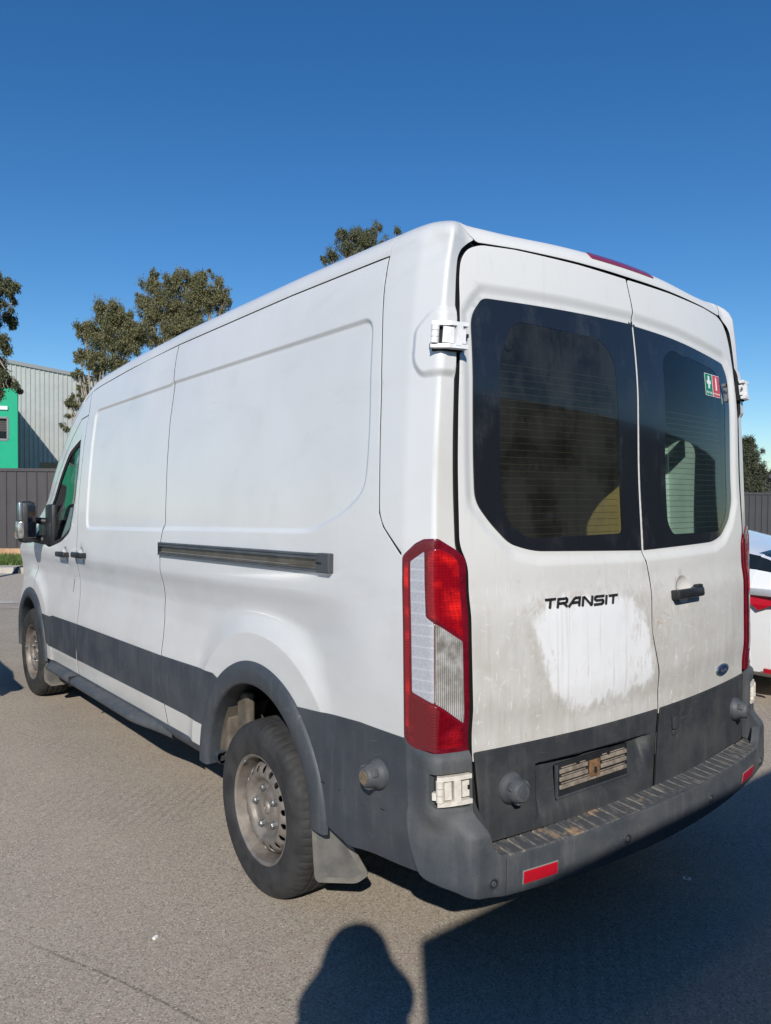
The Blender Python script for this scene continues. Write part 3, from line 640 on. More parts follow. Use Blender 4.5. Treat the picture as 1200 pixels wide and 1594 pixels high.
# sill and running board
def sweep(name, y0, y1, prof, mat, n=24, taper=None, dx=0):
    def fn(a, j):
        px = np.interp(j, range(len(prof)), [p[0] for p in prof]); pz = np.interp(j, range(len(prof)), [p[1] for p in prof]); y = a
        k = np.ones_like(a) if taper is None else taper(a)
        return np.stack([-(.955+px*k), y+0*px, pz], -1)
    return grid(name, fn, np.linspace(y0, y1, n), np.arange(len(prof)), mat, van)
sweep('sill', 1.59, 4.42, [(-.10, .48), (.014, .478), (.022, .466), (.018, .448), (.0, .424), (-.03, .405), (-.2, .40)], M['clad'], 6)
def tp(a): return sst(4.44, 4.30, a)*.85*sst(2.10, 2.6, a)+.15
rb = sweep('running_board', 2.13, 4.43, [(-.02, .470), (.035, .468), (.060, .462), (.078, .450), (.082, .436), (.074, .422), (.05, .414), (-.04, .410)], M['bumper'], 60, tp)
bb = MB()
for yy in (3.70,): bb.box((-1.039, yy-.004, .409), (-.955, yy+.004, .472))
bb.build('board_joint', M['seal_shade'], rb)
# rail
rail = MB()
rx = .992
def rbox(y0, y1, z0, z1, x0, x1, mi=0, ch=0): rail.box((-x1, y0, z0), (-x0, y1, z1), mi, None, ch)
rbox(.655, 2.195, 1.400, 1.409, rx-.01, rx+.014, 1, .002); rbox(.655, 2.195, 1.344, 1.352, rx-.01, rx+.016, 1, .002)
rbox(.655, 2.195, 1.352, 1.400, rx-.012, rx-.001, 0); rbox(.655, 2.195, 1.388, 1.3995, rx-.002, rx+.010, 1, .001); rbox(.655, 2.195, 1.3525, 1.361, rx-.002, rx+.008, 0, .001)
ro_ = rail.build('door_rail', [M['alu'], M['alu_dark']], van)
e = MB(); e.box((-rx-.019, .637, 1.342), (-rx+.01, .715, 1.411), ch=.004); e.build('rail_end_cap', M['clad'], ro_)
e = MB(); e.box((-rx-.0195, .68, 1.372), (-rx-.012, .716, 1.380)); e.build('rail_slot', M['seal_shade'], ro_); e = MB(); e.box((-rx-.006, 2.19, 1.348), (-rx+.02, 2.215, 1.405)); e.build('rail_slot', M['seal_shade'], ro_)
# door handles
def handle(y0, y1, z, par):
    X0 = float(-SIDEF(np.array([(y0+y1)/2]), np.array([z]))[0, 0])
    h = MB(); h.box((-X0-.042, y0, z-.018), (-X0-.020, y1, z+.018), ch=.008); h.box((-X0-.03, y0+.004, z-.016), (-X0+.01, y0+.035, z+.016), ch=.004); h.box((-X0-.03, y1-.035, z-.016), (-X0+.01, y1-.004, z+.016), ch=.004)
    o = h.build('door_handle', M['black'], par, True)
    ym = (y0*.45+y1*.55)
    def cup(r, a): return SIDEF(ym+r*np.cos(a)*1.0, z-.004+r*np.sin(a)*1.25)+np.stack([(.022*(1-(r/.045)**2)-.0015), 0*r, 0*r], -1)
    grid('handle_cup', lambda a, b: cup(a, b), np.linspace(0.002, .045, 7), np.linspace(0, 2*np.pi, 25), M['paint'], par)
handle(3.83, 4.03, 1.278, fd); handle(3.44, 3.65, 1.288, sdoor)
# front door glass with rubber frame, quarter bar
wf = inset(dens(WINF, .03), -.002)
panel('window_frame', [tuple(p) for p in inset(dens(WINF, .03), .0)], SIDEF, M['seal_shade'], fd, .05, gap=.001, thick=.02, off=-.004, holes=[[tuple(p) for p in inset(dens(WINF, .03), .030)]])
panel('door_glass', [tuple(p) for p in inset(dens(WINF, .03), .026)], SIDEF, M['glass'], fd, .08, gap=0, thick=.003, off=-.010, edge=0)
b = MB(); b.tube([(-.955+.02, 4.08, 1.34), (-.955+.035, 4.06, 1.98)], .013, 6); b.build('window_bar', M['seal_shade'], fd)
# mirror
mir = MB(); mo = MB()
mir.box((-1.0, 4.30, 1.325), (-.955, 4.62, 1.50), ch=.02)
mir.tube([(-.97, 4.50, 1.36), (-1.03, 4.53, 1.37), (-1.10, 4.50, 1.385)], [.035, .03, .028], 10); mir.tube([(-.97, 4.50, 1.50), (-1.03, 4.53, 1.51), (-1.10, 4.50, 1.50)], [.03, .024, .024], 10)
mr = mir.build('door_mirror', M['black'], van, True)
mo.box((-1.165, 4.44, 1.345), (-1.045, 4.60, 1.655), ch=.04)
mh = mo.build('mirror_housing', M['black'], mr, True)
g = MB(); g.box((-1.125, 4.434, 1.385), (-1.06, 4.440, 1.625), 0, Matrix.Translation((-1.09, 4.437, 0)) @ Matrix.Rotation(R(-14), 4, 'Z') @ Matrix.Translation((1.09, -4.437, 0)), .002); g.build('mirror_glass', M['mirror_glass'], mr)
g = MB(); g.box((-1.182, 4.44, 1.375), (-1.135, 4.56, 1.51), ch=.02); g.build('indicator_lens', M['clear'], mr, True)
g = MB(); g.box((-1.172, 4.445, 1.51), (-1.145, 4.50, 1.645), ch=.008); g.build('mirror_trim', M['silver'], mr, True)
g = MB(); g.box((-.992, 4.27, 1.335), (-.945, 4.46, 1.63), ch=.02); g.build('mirror_sail', M['black'], mr, True)
# scratch marks and scuffs on the side
for P in ([(3.80, 1.135), (3.83, 1.10), (3.865, 1.02)],):
    strip('scratch', P, .010, SIDEF, M['scratch'], van, .0008, .02)
# ---------------- corner, header, roof
corner = [(.02, .455), (.03, 2.401), (.02, 2.401), (.02, 2.60)]
corner = [(.168, 1.427), (.082, 1.508), (.0625, 1.55), (.0495, 1.961), (.0235, 2.262), (.019, 2.401), (.019, 2.585), (.293, 2.585), (.33, 2.52), (.419, 2.412), (.395, 2.39), (.362, 2.36), (.350, 2.334), (.350, 2.272), (.363, 1.933), (.380, 1.449), (.398, 1.40), (.400, .665), (.168, .665)]
corner = rnd(corner, [0, .02, .05, 0, 0, 0, 0, 0, .02, .01, .02, .02, .03, .05, .1, .02, 0, 0, 0])
panel('corner_panel', corner, QF, M['paint'], van, .028, thick=.014, skirt=M['seal_shade'], feats=ringfeat(PADP, (-.006, 0, .006, .013, .02))+[dens([(s_, .5), (s_, 2.4)], .03, False) for s_ in (.165, .18, .195, .27, .285, .30, .315, .33, .345)], gap=.002)
cen_s = 1.177
hd = [(-(cen_s-.423), 2.408), (-(cen_s-.434), 2.403), (-.58, 2.414), (-.29, 2.418), (0, 2.418), (.29, 2.418), (.58, 2.414), (cen_s-.434, 2.403), (cen_s-.423, 2.408), (cen_s-.33, 2.52), (cen_s-.293, 2.585), (0, 2.605), (-(cen_s-.293), 2.585), (-(cen_s-.33), 2.52)]
hdp = panel('roof_header', hd, QH, M['rear'], van, .04, thick=.004, gap=.001)
panel('roof', [(.0, 0), (_gl[-1]*0+gat(y=3.72), 0), (gat(y=3.72), .9), (gat(y=3.80), 1.1), (gat(y=3.80), 2.9), (gat(y=3.72), 3.1), (gat(y=3.72), 4.0), (0, 4.0)], TF, M['paint'], van, .06, gap=.003, thick=.012, center=(0, 2.8, 1.3))
f = MB(); f.add([(-.77, .30, 2.492), (.77, .30, 2.492), (.77, .47, 2.50), (-.77, .47, 2.50)], [(0, 1, 2, 3)]); f.build('roof_rear_skin', M['paint'], van)
gw0, gw1 = gat(y=3.80), gat(y=5.02)
panel('windscreen', [(gw0+.01, 1.1), (gw1, 1.1), (gw1, 2.9), (gw0+.01, 2.9)], TF, M['glass'], van, .08, gap=.004, thick=.006, edge=0)
panel('windscreen_pillar', [(gat(y=3.725), 0), (gw1+.1, 0), (gw1+.1, 1.09), (gw0-.01, 1.09), (gat(y=3.725), .9)], TF, M['paint'], van, .06, gap=.001)
gb1 = gat(y=5.70)
panel('bonnet', [(gw1+.03, .12), (gb1, .12), (gb1, 3.88), (gw1+.03, 3.88)], TF, M['paint'], van, .08)
panel('windscreen_cowl', [(gw1-.02, 1.0), (gw1+.05, 1.0), (gw1+.05, 3.0), (gw1-.02, 3.0)], TF, M['black'], van, .08, off=-.006)
gz = lambda z: gat(z=z)
panel('grille', [(gz(.98), 1.15), (gz(.70), 1.2), (gz(.70), 2.8), (gz(.98), 2.85)], TF, M['black'], van, .08, off=.004)
for k in range(4):
    z_ = .73+.065*k; panel('grille_bar', [(gz(z_+.02), 1.22), (gz(z_), 1.22), (gz(z_), 2.78), (gz(z_+.02), 2.78)], TF, M['silver'], van, .1, off=.012, gap=.001, edge=0)
panel('front_bumper', [(gz(.69), 0), (gz(.29), 0), (gz(.29), 4), (gz(.69), 4)], TF, M['bumper'], van, .08, off=.010)
for a_, b_ in ((.05, 1.1), (2.9, 3.95)):
    panel('headlight', [(gz(1.02), a_), (gz(.73), a_), (gz(.76), b_), (gz(1.0), b_)] if a_ < 1 else [(gz(1.0), a_), (gz(.76), a_), (gz(.73), b_), (gz(1.02), b_)], TF, M['clear'], van, .06, off=.006)
# brake light on the header
bl = rnd([(-.205, 2.462), (.195, 2.462), (.18, 2.512), (-.19, 2.512)], .008)
panel('brake_light', bl, QH, M['brake'], hdp, .03, gap=0, thick=.012, off=.004)
# ---------------- rear doors
DL = rnd([(-.822, 2.335), (-.836, 2.274), (-.864, 1.933), (-.876, 1.449), (-.848, 1.390), (-.847, 1.158), (-.842, .826), (-.840, .792), (-.838, .790), (-.60, .788), (.068, .788), (.070, .80), (.073, .815), (.070, .949), (.022, 1.11), (.024, 1.298), (-.005, 1.401), (-.001, 2.237), (.0, 2.30), (-.014, 2.409), (-.29, 2.411), (-.596, 2.406), (-.735, 2.396), (-.79, 2.375)], [.05, .05, .1, .03, .03, .05, 0, 0, .01, 0, 0, .03, .03, .05, .05, .03, .03, .03, .03, 0, 0, 0, .02, .03])
cs = [(.030, .522), (.052, .70), (.073, .815), (.070, .949), (.022, 1.11), (.024, 1.298), (-.005, 1.401), (-.001, 2.237), (.0, 2.30), (-.014, 2.409)]
cs2 = [(.068, .788), (.070, .80)]+cs[2:]
DRp = rnd(cs2[::-1] + [(.60, .788), (.838, .790), (.842, .826), (.847, 1.158), (.848, 1.39), (.876, 1.449), (.864, 1.933), (.836, 2.274), (.822, 2.335), (.79, 2.375), (.735, 2.396), (.596, 2.406), (.29, 2.411)], .02)
GAPW = .0026
fr = ringfeat(HULL, (-.002, .004, .012, .02, .028, .036, .045))
dl = panel('rear_door', DL, REARF, M['rear'], van, .035, gap=GAPW, thick=.02, skirt=M['seal_shade'], feats=fr, holes=[[(min(p[0], -.014), p[1]) for p in inset(WIN_L, .004)]])
dr = panel('rear_door', DRp, REARF, M['rear'], van, .035, gap=GAPW, thick=.02, skirt=M['seal_shade'], feats=fr, holes=[[(max(p[0], .017), p[1]) for p in inset(WIN_R, .004)], [(.245+.051*math.cos(a), 1.240+.0535*math.sin(a)) for a in np.linspace(0, 2*np.pi, 33)[:-1]]])
dl['label'] = 'left rear door with lettering and empty plate holder'; dr['label'] = 'right rear door with black handle and oval badge'
strip('dark_seam_strip', cs[:7], .05, REAR, M['seal_shade'], van, -.014); strip('dark_seam_strip', [(-.004, 1.40), (-.001, 2.25)], .04, REAR, M['seal_shade'], van, -.022); strip('dark_seam_strip', [(0, 2.23), (-.014, 2.41)], .04, REAR, M['seal_shade'], van, -.012)
strip('dark_seam_strip', [(-.83, 2.30), (-.79, 2.375), (-.735, 2.396), (-.596, 2.406), (-.29, 2.411), (0, 2.412), (.29, 2.411), (.596, 2.406), (.735, 2.396), (.79, 2.375), (.83, 2.3)], .05, REAR, M['seal_shade'], van, -.022)
for sx in (-1, 1):
    strip('dark_seam_strip', [(sx*.84, 2.30), (sx*.874, 1.933), (sx*.884, 1.449), (sx*.855, 1.35), (sx*.850, .826), (sx*.83, .6)], .05, REAR, M['seal_shade'], van, -.022)  # black strips that keep the door gaps dark
CL = rnd([(-.70, 1.60), (-.70, 2.03), (-.63, 2.165), (-.20, 2.155), (-.135, 2.085), (-.117, 1.77), (-.120, 1.468), (-.60, 1.463), (-.68, 1.515)], [.05, .05, .05, .05, .03, .1, .02, .04, .04])
CR = rnd([(.728, 1.60), (.728, 2.03), (.655, 2.14), (.25, 2.178), (.185, 2.13), (.180, 1.77), (.178, 1.50), (.215, 1.455), (.62, 1.455), (.70, 1.515)], [.05, .05, .06, .04, .03, .1, .03, .02, .04, .04])
def wires(name, par, x0, x1, z0, z1, n):
    V = []; F = []
    for i in range(n):
        z = z0+(z1-z0)*i/(n-1); xs = np.linspace(x0, x1, 7); o = len(V)
        for x in xs: y = float(B(x, z))+.0225; V += [(x, y, z-.0008), (x, y, z+.0008)]
        F += [(o+2*k, o+2*k+2, o+2*k+3, o+2*k+1) for k in range(6)]
    o = mesh(name, V, F, M['wire'], par); o['kind'] = 'stuff'
for WP, CP, par, gm, x0, x1, z1, n in ((WIN_L, CL, dl, 'glass_dirty', -.69, -.125, 2.02, 25), (WIN_R, CR, dr, 'glass_tint', .19, .69, 1.93, 22)):
    w_ = panel('rear_window', [tuple(p) for p in WP], REAR, M['frit'], van, .05, gap=.003, thick=.006, off=-.0095, holes=[CP], edge=0)
    panel('pane', CP, REAR, M[gm], w_, .06, gap=-.001, thick=.001, off=-.0105, edge=0)
    wires('heating_wires', w_, x0, x1, 1.475, z1, n)
# grey lower door cladding
zt_ = lambda x: .822-.010*np.clip(1-abs(x)/.7, 0, 1)
bot = [(x, .534-.010*(1-abs(x)/.81)) for x in (-.80, -.4, .030)]
cl1 = rnd([(-.808, .536), (.022, .527), (.042, .70), (.062, .812), (-.3, .814), (-.55, .818), (-.838, .822), (-.822, .666)][::1], [.02, .01, .02, .008, 0, 0, .01, .05])
c1 = panel('lower_door_cladding', cl1, RECP, M['clad_dark'], dl, .02, skirt=M['seal_shade'], gap=.0015, thick=.010, off=.007, edge=.003, feats=[dens([(-.6, z), (.02, z)], .02, False) for z in (.7225, .7275, .733, .738, .743, .7475)]+[dens([(x, .56), (x, .74)], .02, False) for x in (-.60, -.594, -.588, -.581, -.575)])
cl2 = rnd([(.038, .527), (.808, .536), (.822, .666), (.838, .822), (.55, .818), (.3, .814), (.078, .812), (.058, .70)], [.01, .02, .05, .01, 0, 0, .008, .02])
c2 = panel('lower_door_cladding', cl2, REAR, M['clad_dark'], dr, .05, skirt=M['seal_shade'], gap=.0015, thick=.010, off=.007, edge=.003)
def rframe(x, z, off=0.):
    """local frame on the rear face: columns right, up, out"""
    p = Vector(REAR(np.float64(x), np.float64(z)).tolist()); px = Vector(REAR(np.float64(x+.01), np.float64(z)).tolist()); pz = Vector(REAR(np.float64(x), np.float64(z+.01)).tolist())
    r = (px-p).normalized(); u = (pz-p).normalized(); n = r.cross(u).normalized(); u = n.cross(r); n = -n if n.y > 0 else n
    return Matrix(((r.x, u.x, n.x, p.x+n.x*off), (r.y, u.y, n.y, p.y+n.y*off), (r.z, u.z, n.z, p.z+n.z*off), (0, 0, 0, 1)))
# number plate holder in its recess
PM = rframe(-.310, .665, -.010)
ph = MB(); ph.box((-.188, -.055, -.004), (.188, .055, .006), 0, PM, .002)
pho = ph.build('plate_holder', M['black'], van)
for (x0, x1, z0) in ((-.175, -.035, .022), (.035, .175, .024), (-.175, -.035, -.004), (.035, .175, -.002), (-.175, .175, -.030)):
    q = MB(); q.box((x0, z0, .006), (x1, z0+.014, .012), 0, PM, .002); q.box((x0+.01, z0+.016, .006), (x1-.008, z0+.020, .009), 0, PM, .001); q.build('plate_slat', M['plate'], pho)
q = MB(); q.box((-.028, -.022, .005), (.028, .036, .014), 0, PM, .004); q.build('plate_bracket', simple('rusty_brown', (.16, .085, .04), .9, var=.4, vs=60, bump=.4), pho)
q = MB(); q.box((-.006, -.010, .013), (.008, .012, .0155), 0, PM, .001)
q.build('plate_hole', M['seal_shade'], pho)
for x_ in (-.085, .075): q = MB(); q.lathe([(0, .012), (.008, .012), (.008, .004)], 10, PM @ Matrix.Translation((x_, .044, 0))); q.build('plate_hole', M['seal_shade'], pho)
q = MB(); q.box((-.19, -.060, .001), (-.183, .052, .010), 0, PM, .001); q.box((-.19, -.060, .001), (.19, -.053, .009), 0, PM, .001); q.box((.183, -.060, .001), (.19, .052, .008), 0, PM, .001); q.build('plate_frame', M['clad'], pho)
# rear buffers
def buffer(Mx, par, k=1., disc=False, nm='rubber_buffer'):
    b = MB(); b.lathe([(.048*k, -.012), (.048*k, .006), (.044*k, .012), (.041*k, .018), (.036*k, .030), (.034*k, .046), (.026*k, .056), (0, .057)], 28, Mx)
    for i in range(3):
        a = 2*math.pi*i/3+.5; b.box((.026*k, -.012, .022), (.040*k, .012, .046), 0, Mx @ Matrix.Rotation(a, 4, 'Z'), .003)
    o = b.build(nm, M['bumper'], par, True)
    d = MB(); d.lathe([(.0, .0595), (.021*k if disc else .014*k, .0595), (.022*k if disc else .015*k, .052)], 20, Mx)
    if not disc: d.box((-.011, -.0015, .058), (.011, .0015, .0605), 0, Mx)
    d.build('buffer_face', simple('brown_scuffed_plug', (.15, .11, .075), .8, var=.3, vs=50) if disc else M['alu_dark'], o)
buffer(rframe(-.700, .690, .010), van, nm='rear_buffer'); buffer(rframe(.712, .690, .010), van, nm='rear_buffer')
ps = SIDEF(np.array([.392]), np.array([.719]))[0]
Ms = Matrix(((0, 0, -1, ps[0]-.012), (-1, 0, 0, ps[1]), (0, 1, 0, ps[2]), (0, 0, 0, 1))) @ Matrix.Rotation(.0, 4, 'X')
buffer(Ms, van, 1.0, True)
# lock cover on right cladding
q = MB(); KM = rframe(.165, .730, .006); q.box((-.016, -.012, 0), (.016, .036, .016), 0, KM, .006); q.box((-.012, -.034, 0), (.012, -.014, .008), 0, KM, .004); q.build('lock_cover', M['clad_dark'], c2, True)
# rear door handle
HM = rframe(.245, 1.232, 0)
h = MB(); h.box((-.098, -.024, .020), (.098, .014, .040), 0, HM, .010); h.box((-.092, -.022, -.004), (-.06, .012, .026), 0, HM, .006); h.box((.06, -.022, -.004), (.092, .012, .026), 0, HM, .006); h.box((.055, .008, .010), (.098, .024, .034), 0, HM, .006)
h.build('rear_handle', M['black'], dr, True)
def cupr(r, a): return REAR(.245+r*np.cos(a)*1.0, 1.240+r*np.sin(a)*1.05)+np.stack([0*r, (.024*(1-(r/.052)**2)-.0015), 0*r], -1)
grid('handle_cup', cupr, np.linspace(.002, .052, 8), np.linspace(0, 2*np.pi, 33), M['rear'], dr, flip=True)
# TRANSIT lettering, each letter its own raised piece
LET = {'T': [[(0, 1), (1, 1)], [(.52, 1), (.52, 0)]], 'R': [[(0, 0), (0, 1), (.86, 1), (.98, .86), (.98, .6), (.86, .45), (.0, .45)], [(.55, .45), (1, 0)]],
       'A': [[(-.06, 0), (.40, .84), (.55, 1), (1, 1), (1, 0)], [(.28, .42), (1, .42)]], 'N': [[(0, 0), (0, 1), (.12, 1), (.88, 0), (1, 0), (1, 1)]],
       'S': [[(1, 1), (.14, 1), (0, .88), (0, .64), (.14, .52), (.86, .48), (1, .36), (1, .12), (.86, 0), (0, 0)]], 'I': [[(.5, 0), (.5, 1)]]}
def letter(ch, x, z, w, h, par):
    mb = MB(); th = .0074; Mx = rframe(x+w/2, z+h/2, .0)
    for st in LET[ch]:
        P = [((px-.5)*w+(py-.5)*h*.28, (py-.5)*h) for px, py in st]
        for a, b in zip(P[:-1], P[1:]):
            d = Vector((b[0]-a[0], b[1]-a[1])); L = d.length; d /= L; n = Vector((-d.y, d.x))*th/2; e = d*th*.35
            c = [Vector(a)-e+n, Vector(b)+e+n, Vector(b)+e-n, Vector(a)-e-n]; V = [(Mx @ Vector((p.x, p.y, z_)))[:] for z_ in (-.002, .0045) for p in c]
            mb.add(V, [(0, 1, 2, 3), (7, 6, 5, 4), (0, 4, 5, 1), (1, 5, 6, 2), (2, 6, 7, 3), (3, 7, 4, 0)])
    mb.build('letter', M['black'], par)
xs = [-.549, -.492, -.436, -.373, -.312, -.256, -.236]; ws = [.042, .042, .046, .046, .044, .008, .042]
for ch, x_, w_ in zip('TRANSIT', xs, ws): letter(ch, x_, 1.238-.030*(x_+.55)/.36*.35, w_, .026, dl)
# oval badge
OM = rframe(.598, .876, .001)
def oval(name, a, b, z0, z1, mat, par):
    V = []; n = 40
    for z_, k in ((z0, 1), (z1*.6+z0*.4, 1), (z1, .93)): V += [(OM @ Vector((a*k*math.cos(2*math.pi*i/n), b*k*math.sin(2*math.pi*i/n), z_)))[:] for i in range(n)]
    F = [(i+r*n, (i+1) % n+r*n, (i+1) % n+(r+1)*n, i+(r+1)*n) for r in range(2) for i in range(n)]+[tuple(range(2*n, 3*n))]
    return mesh(name, V, F, mat, par, False)
ob = oval('oval_badge', .062, .026, -.004, .006, M['silver'], van); oval('badge_enamel', .053, .020, .004, .0075, M['navy'], ob)
def text_mesh(name, body, Mx, size, mat, par, shear=0., ext=.0006):
    c = bpy.data.curves.new(name, 'FONT'); c.body = body; c.size = size; c.align_x = 'CENTER'; c.align_y = 'CENTER'; c.extrude = ext; c.shear = shear; c.resolution_u = 3
    o = bpy.data.objects.new(name, c); COL.objects.link(o); bpy.context.view_layer.update()
    me = bpy.data.meshes.new_from_object(o.evaluated_get(bpy.context.evaluated_depsgraph_get())); bpy.data.objects.remove(o); me.transform(Mx)
    return link(name, me, mat, par)
text_mesh('badge_script', 'Ford', OM @ Matrix.Translation((0, -.001, .008)), .036, M['alu_dark'], ob, .35)
# stickers on the right window
SM = rframe(.600, 2.072, -.0105)
for x0, x1, m, txt in ((-.068, .006, 'green_sign', 'FIRST AID'), (.008, .080, 'red_sign', 'EXTINGUISHER')):
    b = MB(); b.box((x0, -.047, .0), (x1, .047, .0007), 0, SM); w_ = b.build('sticker_border', M['white_sign'], van)
    b = MB(); b.box((x0+.002, -.045, .0007), (x1-.002, .045, .0012), 0, SM); s_ = b.build('sticker', M[m], w_)
    cx_ = (x0+x1)/2; b = MB()
    if 'green' in m: b.box((cx_-.019, .003, .0012), (cx_+.019, .018, .0018), 0, SM); b.box((cx_-.0075, -.016, .0013), (cx_+.0075, .037, .0019), 0, SM)
    else: b.box((cx_-.006, -.018, .0012), (cx_+.006, .034, .0018), 0, SM, .0002); b.box((cx_-.003, .034, .0012), (cx_+.003, .039, .0017), 0, SM)
    b.build('sticker_symbol', M['white_sign'], w_)
    text_mesh('sticker_text', txt, SM @ Matrix.Translation((cx_, -.034, .0016)), .0135 if 'green' in m else .0095, M['white_sign'], w_, 0, .0002)
# ---------------- tail lamp
LO = rnd([(.180, 1.415), (.190, 1.427), (.233, 1.459), (.265, 1.472), (.312, 1.474), (.377, 1.44), (.404, 1.419), (.414, 1.400), (.410, 1.25), (.409, .983), (.412, .829), (.327, .826), (.294, .834), (.223, .834), (.190, .847), (.178, .868)], .008)
lf = [dens([(s_, .83), (s_, 1.47)], .03, False) for s_ in (.27, .285, .295, .305, .315, .33, .345)]
shell = panel('tail_lamp', LO, Q, M['red_dark'], van, .03, gap=.001, thick=.03, off=.012, edge=.006, feats=lf, ring=.010)
LN1 = rnd([(.286, 1.436), (.316, 1.443), (.362, 1.421), (.384, 1.399), (.386, 1.178), (.285, 1.245)], .012)
LN2 = rnd([(.205, 1.002), (.300, .976), (.388, .912), (.388, .848), (.30, .850), (.215, .856), (.203, .875)], .012)
LN3 = rnd([(.194, 1.395), (.210, 1.402), (.209, 1.000), (.203, .90), (.193, .90)], .004)
for P, mm in ((LN1, 'lens'), (LN2, 'lens_low'), (LN3, 'lens')): panel('red_lens', P, Q, M[mm], shell, .025, gap=0, thick=.004, off=.0145, edge=.002, feats=lf)
panel('frosted_lens', rnd([(.219, 1.403), (.273, 1.434), (.276, 1.240), (.300, 1.224), (.299, .984), (.219, 1.008)], .006), Q, M['frost'], shell, .025, gap=0, thick=.004, off=.0145, edge=.002, feats=lf)
panel('clear_lens', rnd([(.301, 1.222), (.385, 1.166), (.387, .923), (.300, .985)], .005), Q, M['clear'], shell, .02, gap=0, thick=.004, off=.0145, edge=.002, feats=lf)
# grey corner trim above the bumper with the recess for the lower hinge
HH = rnd([(.262, .776), (.262, .680), (.285, .668), (.408, .662), (.408, .776)], .006)
def CT(s, v):
    X = Q(s, v); h = 1e-3; n = np.cross(Q(s+h, v)-X, Q(s, v+h)-X); n /= np.maximum(np.linalg.norm(n, axis=-1), 1e-9)[..., None]; n = n*np.where((n[..., 0:1] < 0) | (n[..., 1:2] < -.5), 1, -1)
    return X+n*(.008+.020*sst(.20, .30, s)*sst(.850, .815, v))[..., None]
b_ = MB(); V = []
for s_, v_ in ((.285, .78), (.41, .78), (.41, .67), (.285, .67)): V.append(Q(np.array([s_]), np.array([v_]))[0]-np.array([-.0, -.004, 0]))
b_.add(V, [(0, 1, 2, 3)]); b_.build('hinge_recess', M['hinge'], van)
def boxq(s0, s1, v0, v1, o0, o1, mb, mi=0):
    """a block that follows the corner surface"""
    V = []; n = 5
    for k in range(n):
        s_ = s0+(s1-s0)*k/(n-1)
        for v_ in (v0, v1):
            a = np.array([s_]); b = np.array([v_]); p = Q(a, b)[0]; nn = np.cross(Q(a+1e-3, b)[0]-p, Q(a, b+1e-3)[0]-p); nn /= np.linalg.norm(nn); nn = nn if nn[1] < 0 or nn[0] < -.5 else -nn
            for o_ in (o0, o1): V.append(p+nn*o_)
    F = []
    for k in range(n-1):
        i = 4*k; j = i+4; F += [(i+1, j+1, j+3, i+3), (i, i+2, j+2, j), (i, j, j+1, i+1), (i+2, i+3, j+3, j+2)]
    F += [(0, 1, 3, 2), (4*n-4, 4*n-2, 4*n-1, 4*n-3)]; mb.add(V, F, mi)
def hinge(z0, z1, mat, name, prot):
    H = z1-z0; b = MB()
    s0, s1 = (.290, .404) if prot < .014 else (.276, .382)
    p = prot
    boxq(s0+.012, s1, z0, z0+.15*H, p+.004, p+.024, b); boxq(s0+.012, s1, z1-.15*H, z1, p+.004, p+.024, b)
    boxq(s0+.056, s0+.080, z0+.1*H, z1-.1*H, p+.006, p+.025, b); boxq(s0+.088, s1-.004, z0+.22*H, z1-.24*H, p+.0, p+.014, b)
    boxq(s0+.004, s0+.02, z0+.2*H, z0+.45*H, p+.0, p+.016, b)
    boxq(s0+.026, s0+.050, z0+.2*H, z1-.2*H, p+.0, p+.017, b)
    ho = b.build(name, mat, van)
    a = np.array([s0+.016]); v = np.array([z0]); q0 = Vector(Q(a, v)[0]); q1 = Vector(Q(a, np.array([z1]))[0])
    cpt = Q(a, v)[0]; nn = np.cross(Q(a+1e-3, v)[0]-cpt, Q(a, v+1e-3)[0]-cpt); nn /= np.linalg.norm(nn); nn = Vector(nn if nn[1] < 0 or nn[0] < -.5 else -nn)
    k = MB()
    for i in range(3):
        f0 = .16+.24*i; k.tube([q0.lerp(q1, f0)+nn*(p+.016), q0.lerp(q1, f0+.22)+nn*(p+.016)], .0125, 14)
    k.build('hinge_knuckle', mat, ho, True)
    d = MB(); boxq(s0+.004, s1-.006, z0-.004, z1-.002, -.002, p+.001, d); d.build('hinge_shadow_gap', M['seal_shade'] if prot < .02 else mat, ho)  # black block behind the hinge, painting in the shade there
    d = MB(); boxq(s0+.104, s0+.112, z0+.45*H, z0+.60*H, p+.012, p+.0155, d); d.build('hinge_bolt', M['seal_shade'], ho)
    return ho
hinge(2.036, 2.116, M['hinge_white'], 'upper_hinge', .016); hinge(.684, .772, M['hinge'], 'lower_hinge', .008)
# ---------------- rear bumper
_bx = np.linspace(0, .86, 60); _bp = [(x, -.044+.1245*x*x) for x in _bx]
_c0 = _bp[-1]; _cor = [(_c0[0]+.055*math.sin(t)*1.0+.012, _c0[1]+.055*(1-math.cos(t))*1.0) for t in np.linspace(.1, math.pi/2-.06, 10)]
_bp += _cor + [(.958, .15), (.984, .22), (.994, .30)]
_bp = np.array(_bp); _bs = np.concatenate([[0], np.cumsum(np.hypot(*np.diff(_bp, axis=0).T))]); _bu = np.linspace(0, _bs[-1], 400)
_px = np.interp(_bu, _bs, _bp[:, 0]); _py = np.interp(_bu, _bs, _bp[:, 1])
_k3 = np.exp(-.5*(np.arange(-8, 9)/3.)**2); _k3 /= _k3.sum(); _px = np.convolve(np.pad(_px, 8, mode='reflect', reflect_type='odd'), _k3, 'valid'); _py = np.convolve(np.pad(_py, 8, mode='reflect', reflect_type='odd'), _k3, 'valid')
def usx(x): return float(np.interp(x, _px, _bu))
def BP(u, v):
    a = np.abs(u); x = np.interp(a, _bu, _px)*np.sign(u); y = np.interp(a, _bu, _py)
    i = .012*np.clip((.47-v)/.1, 0, None)**2*2+.0*v; o = .004*sst(.52, .60, v)
    return np.stack([x*(1-i*.9), y+i, v+0*u], -1)
UE = usx(.842); UM = _bu[-1]-.035
US = usx(.785)
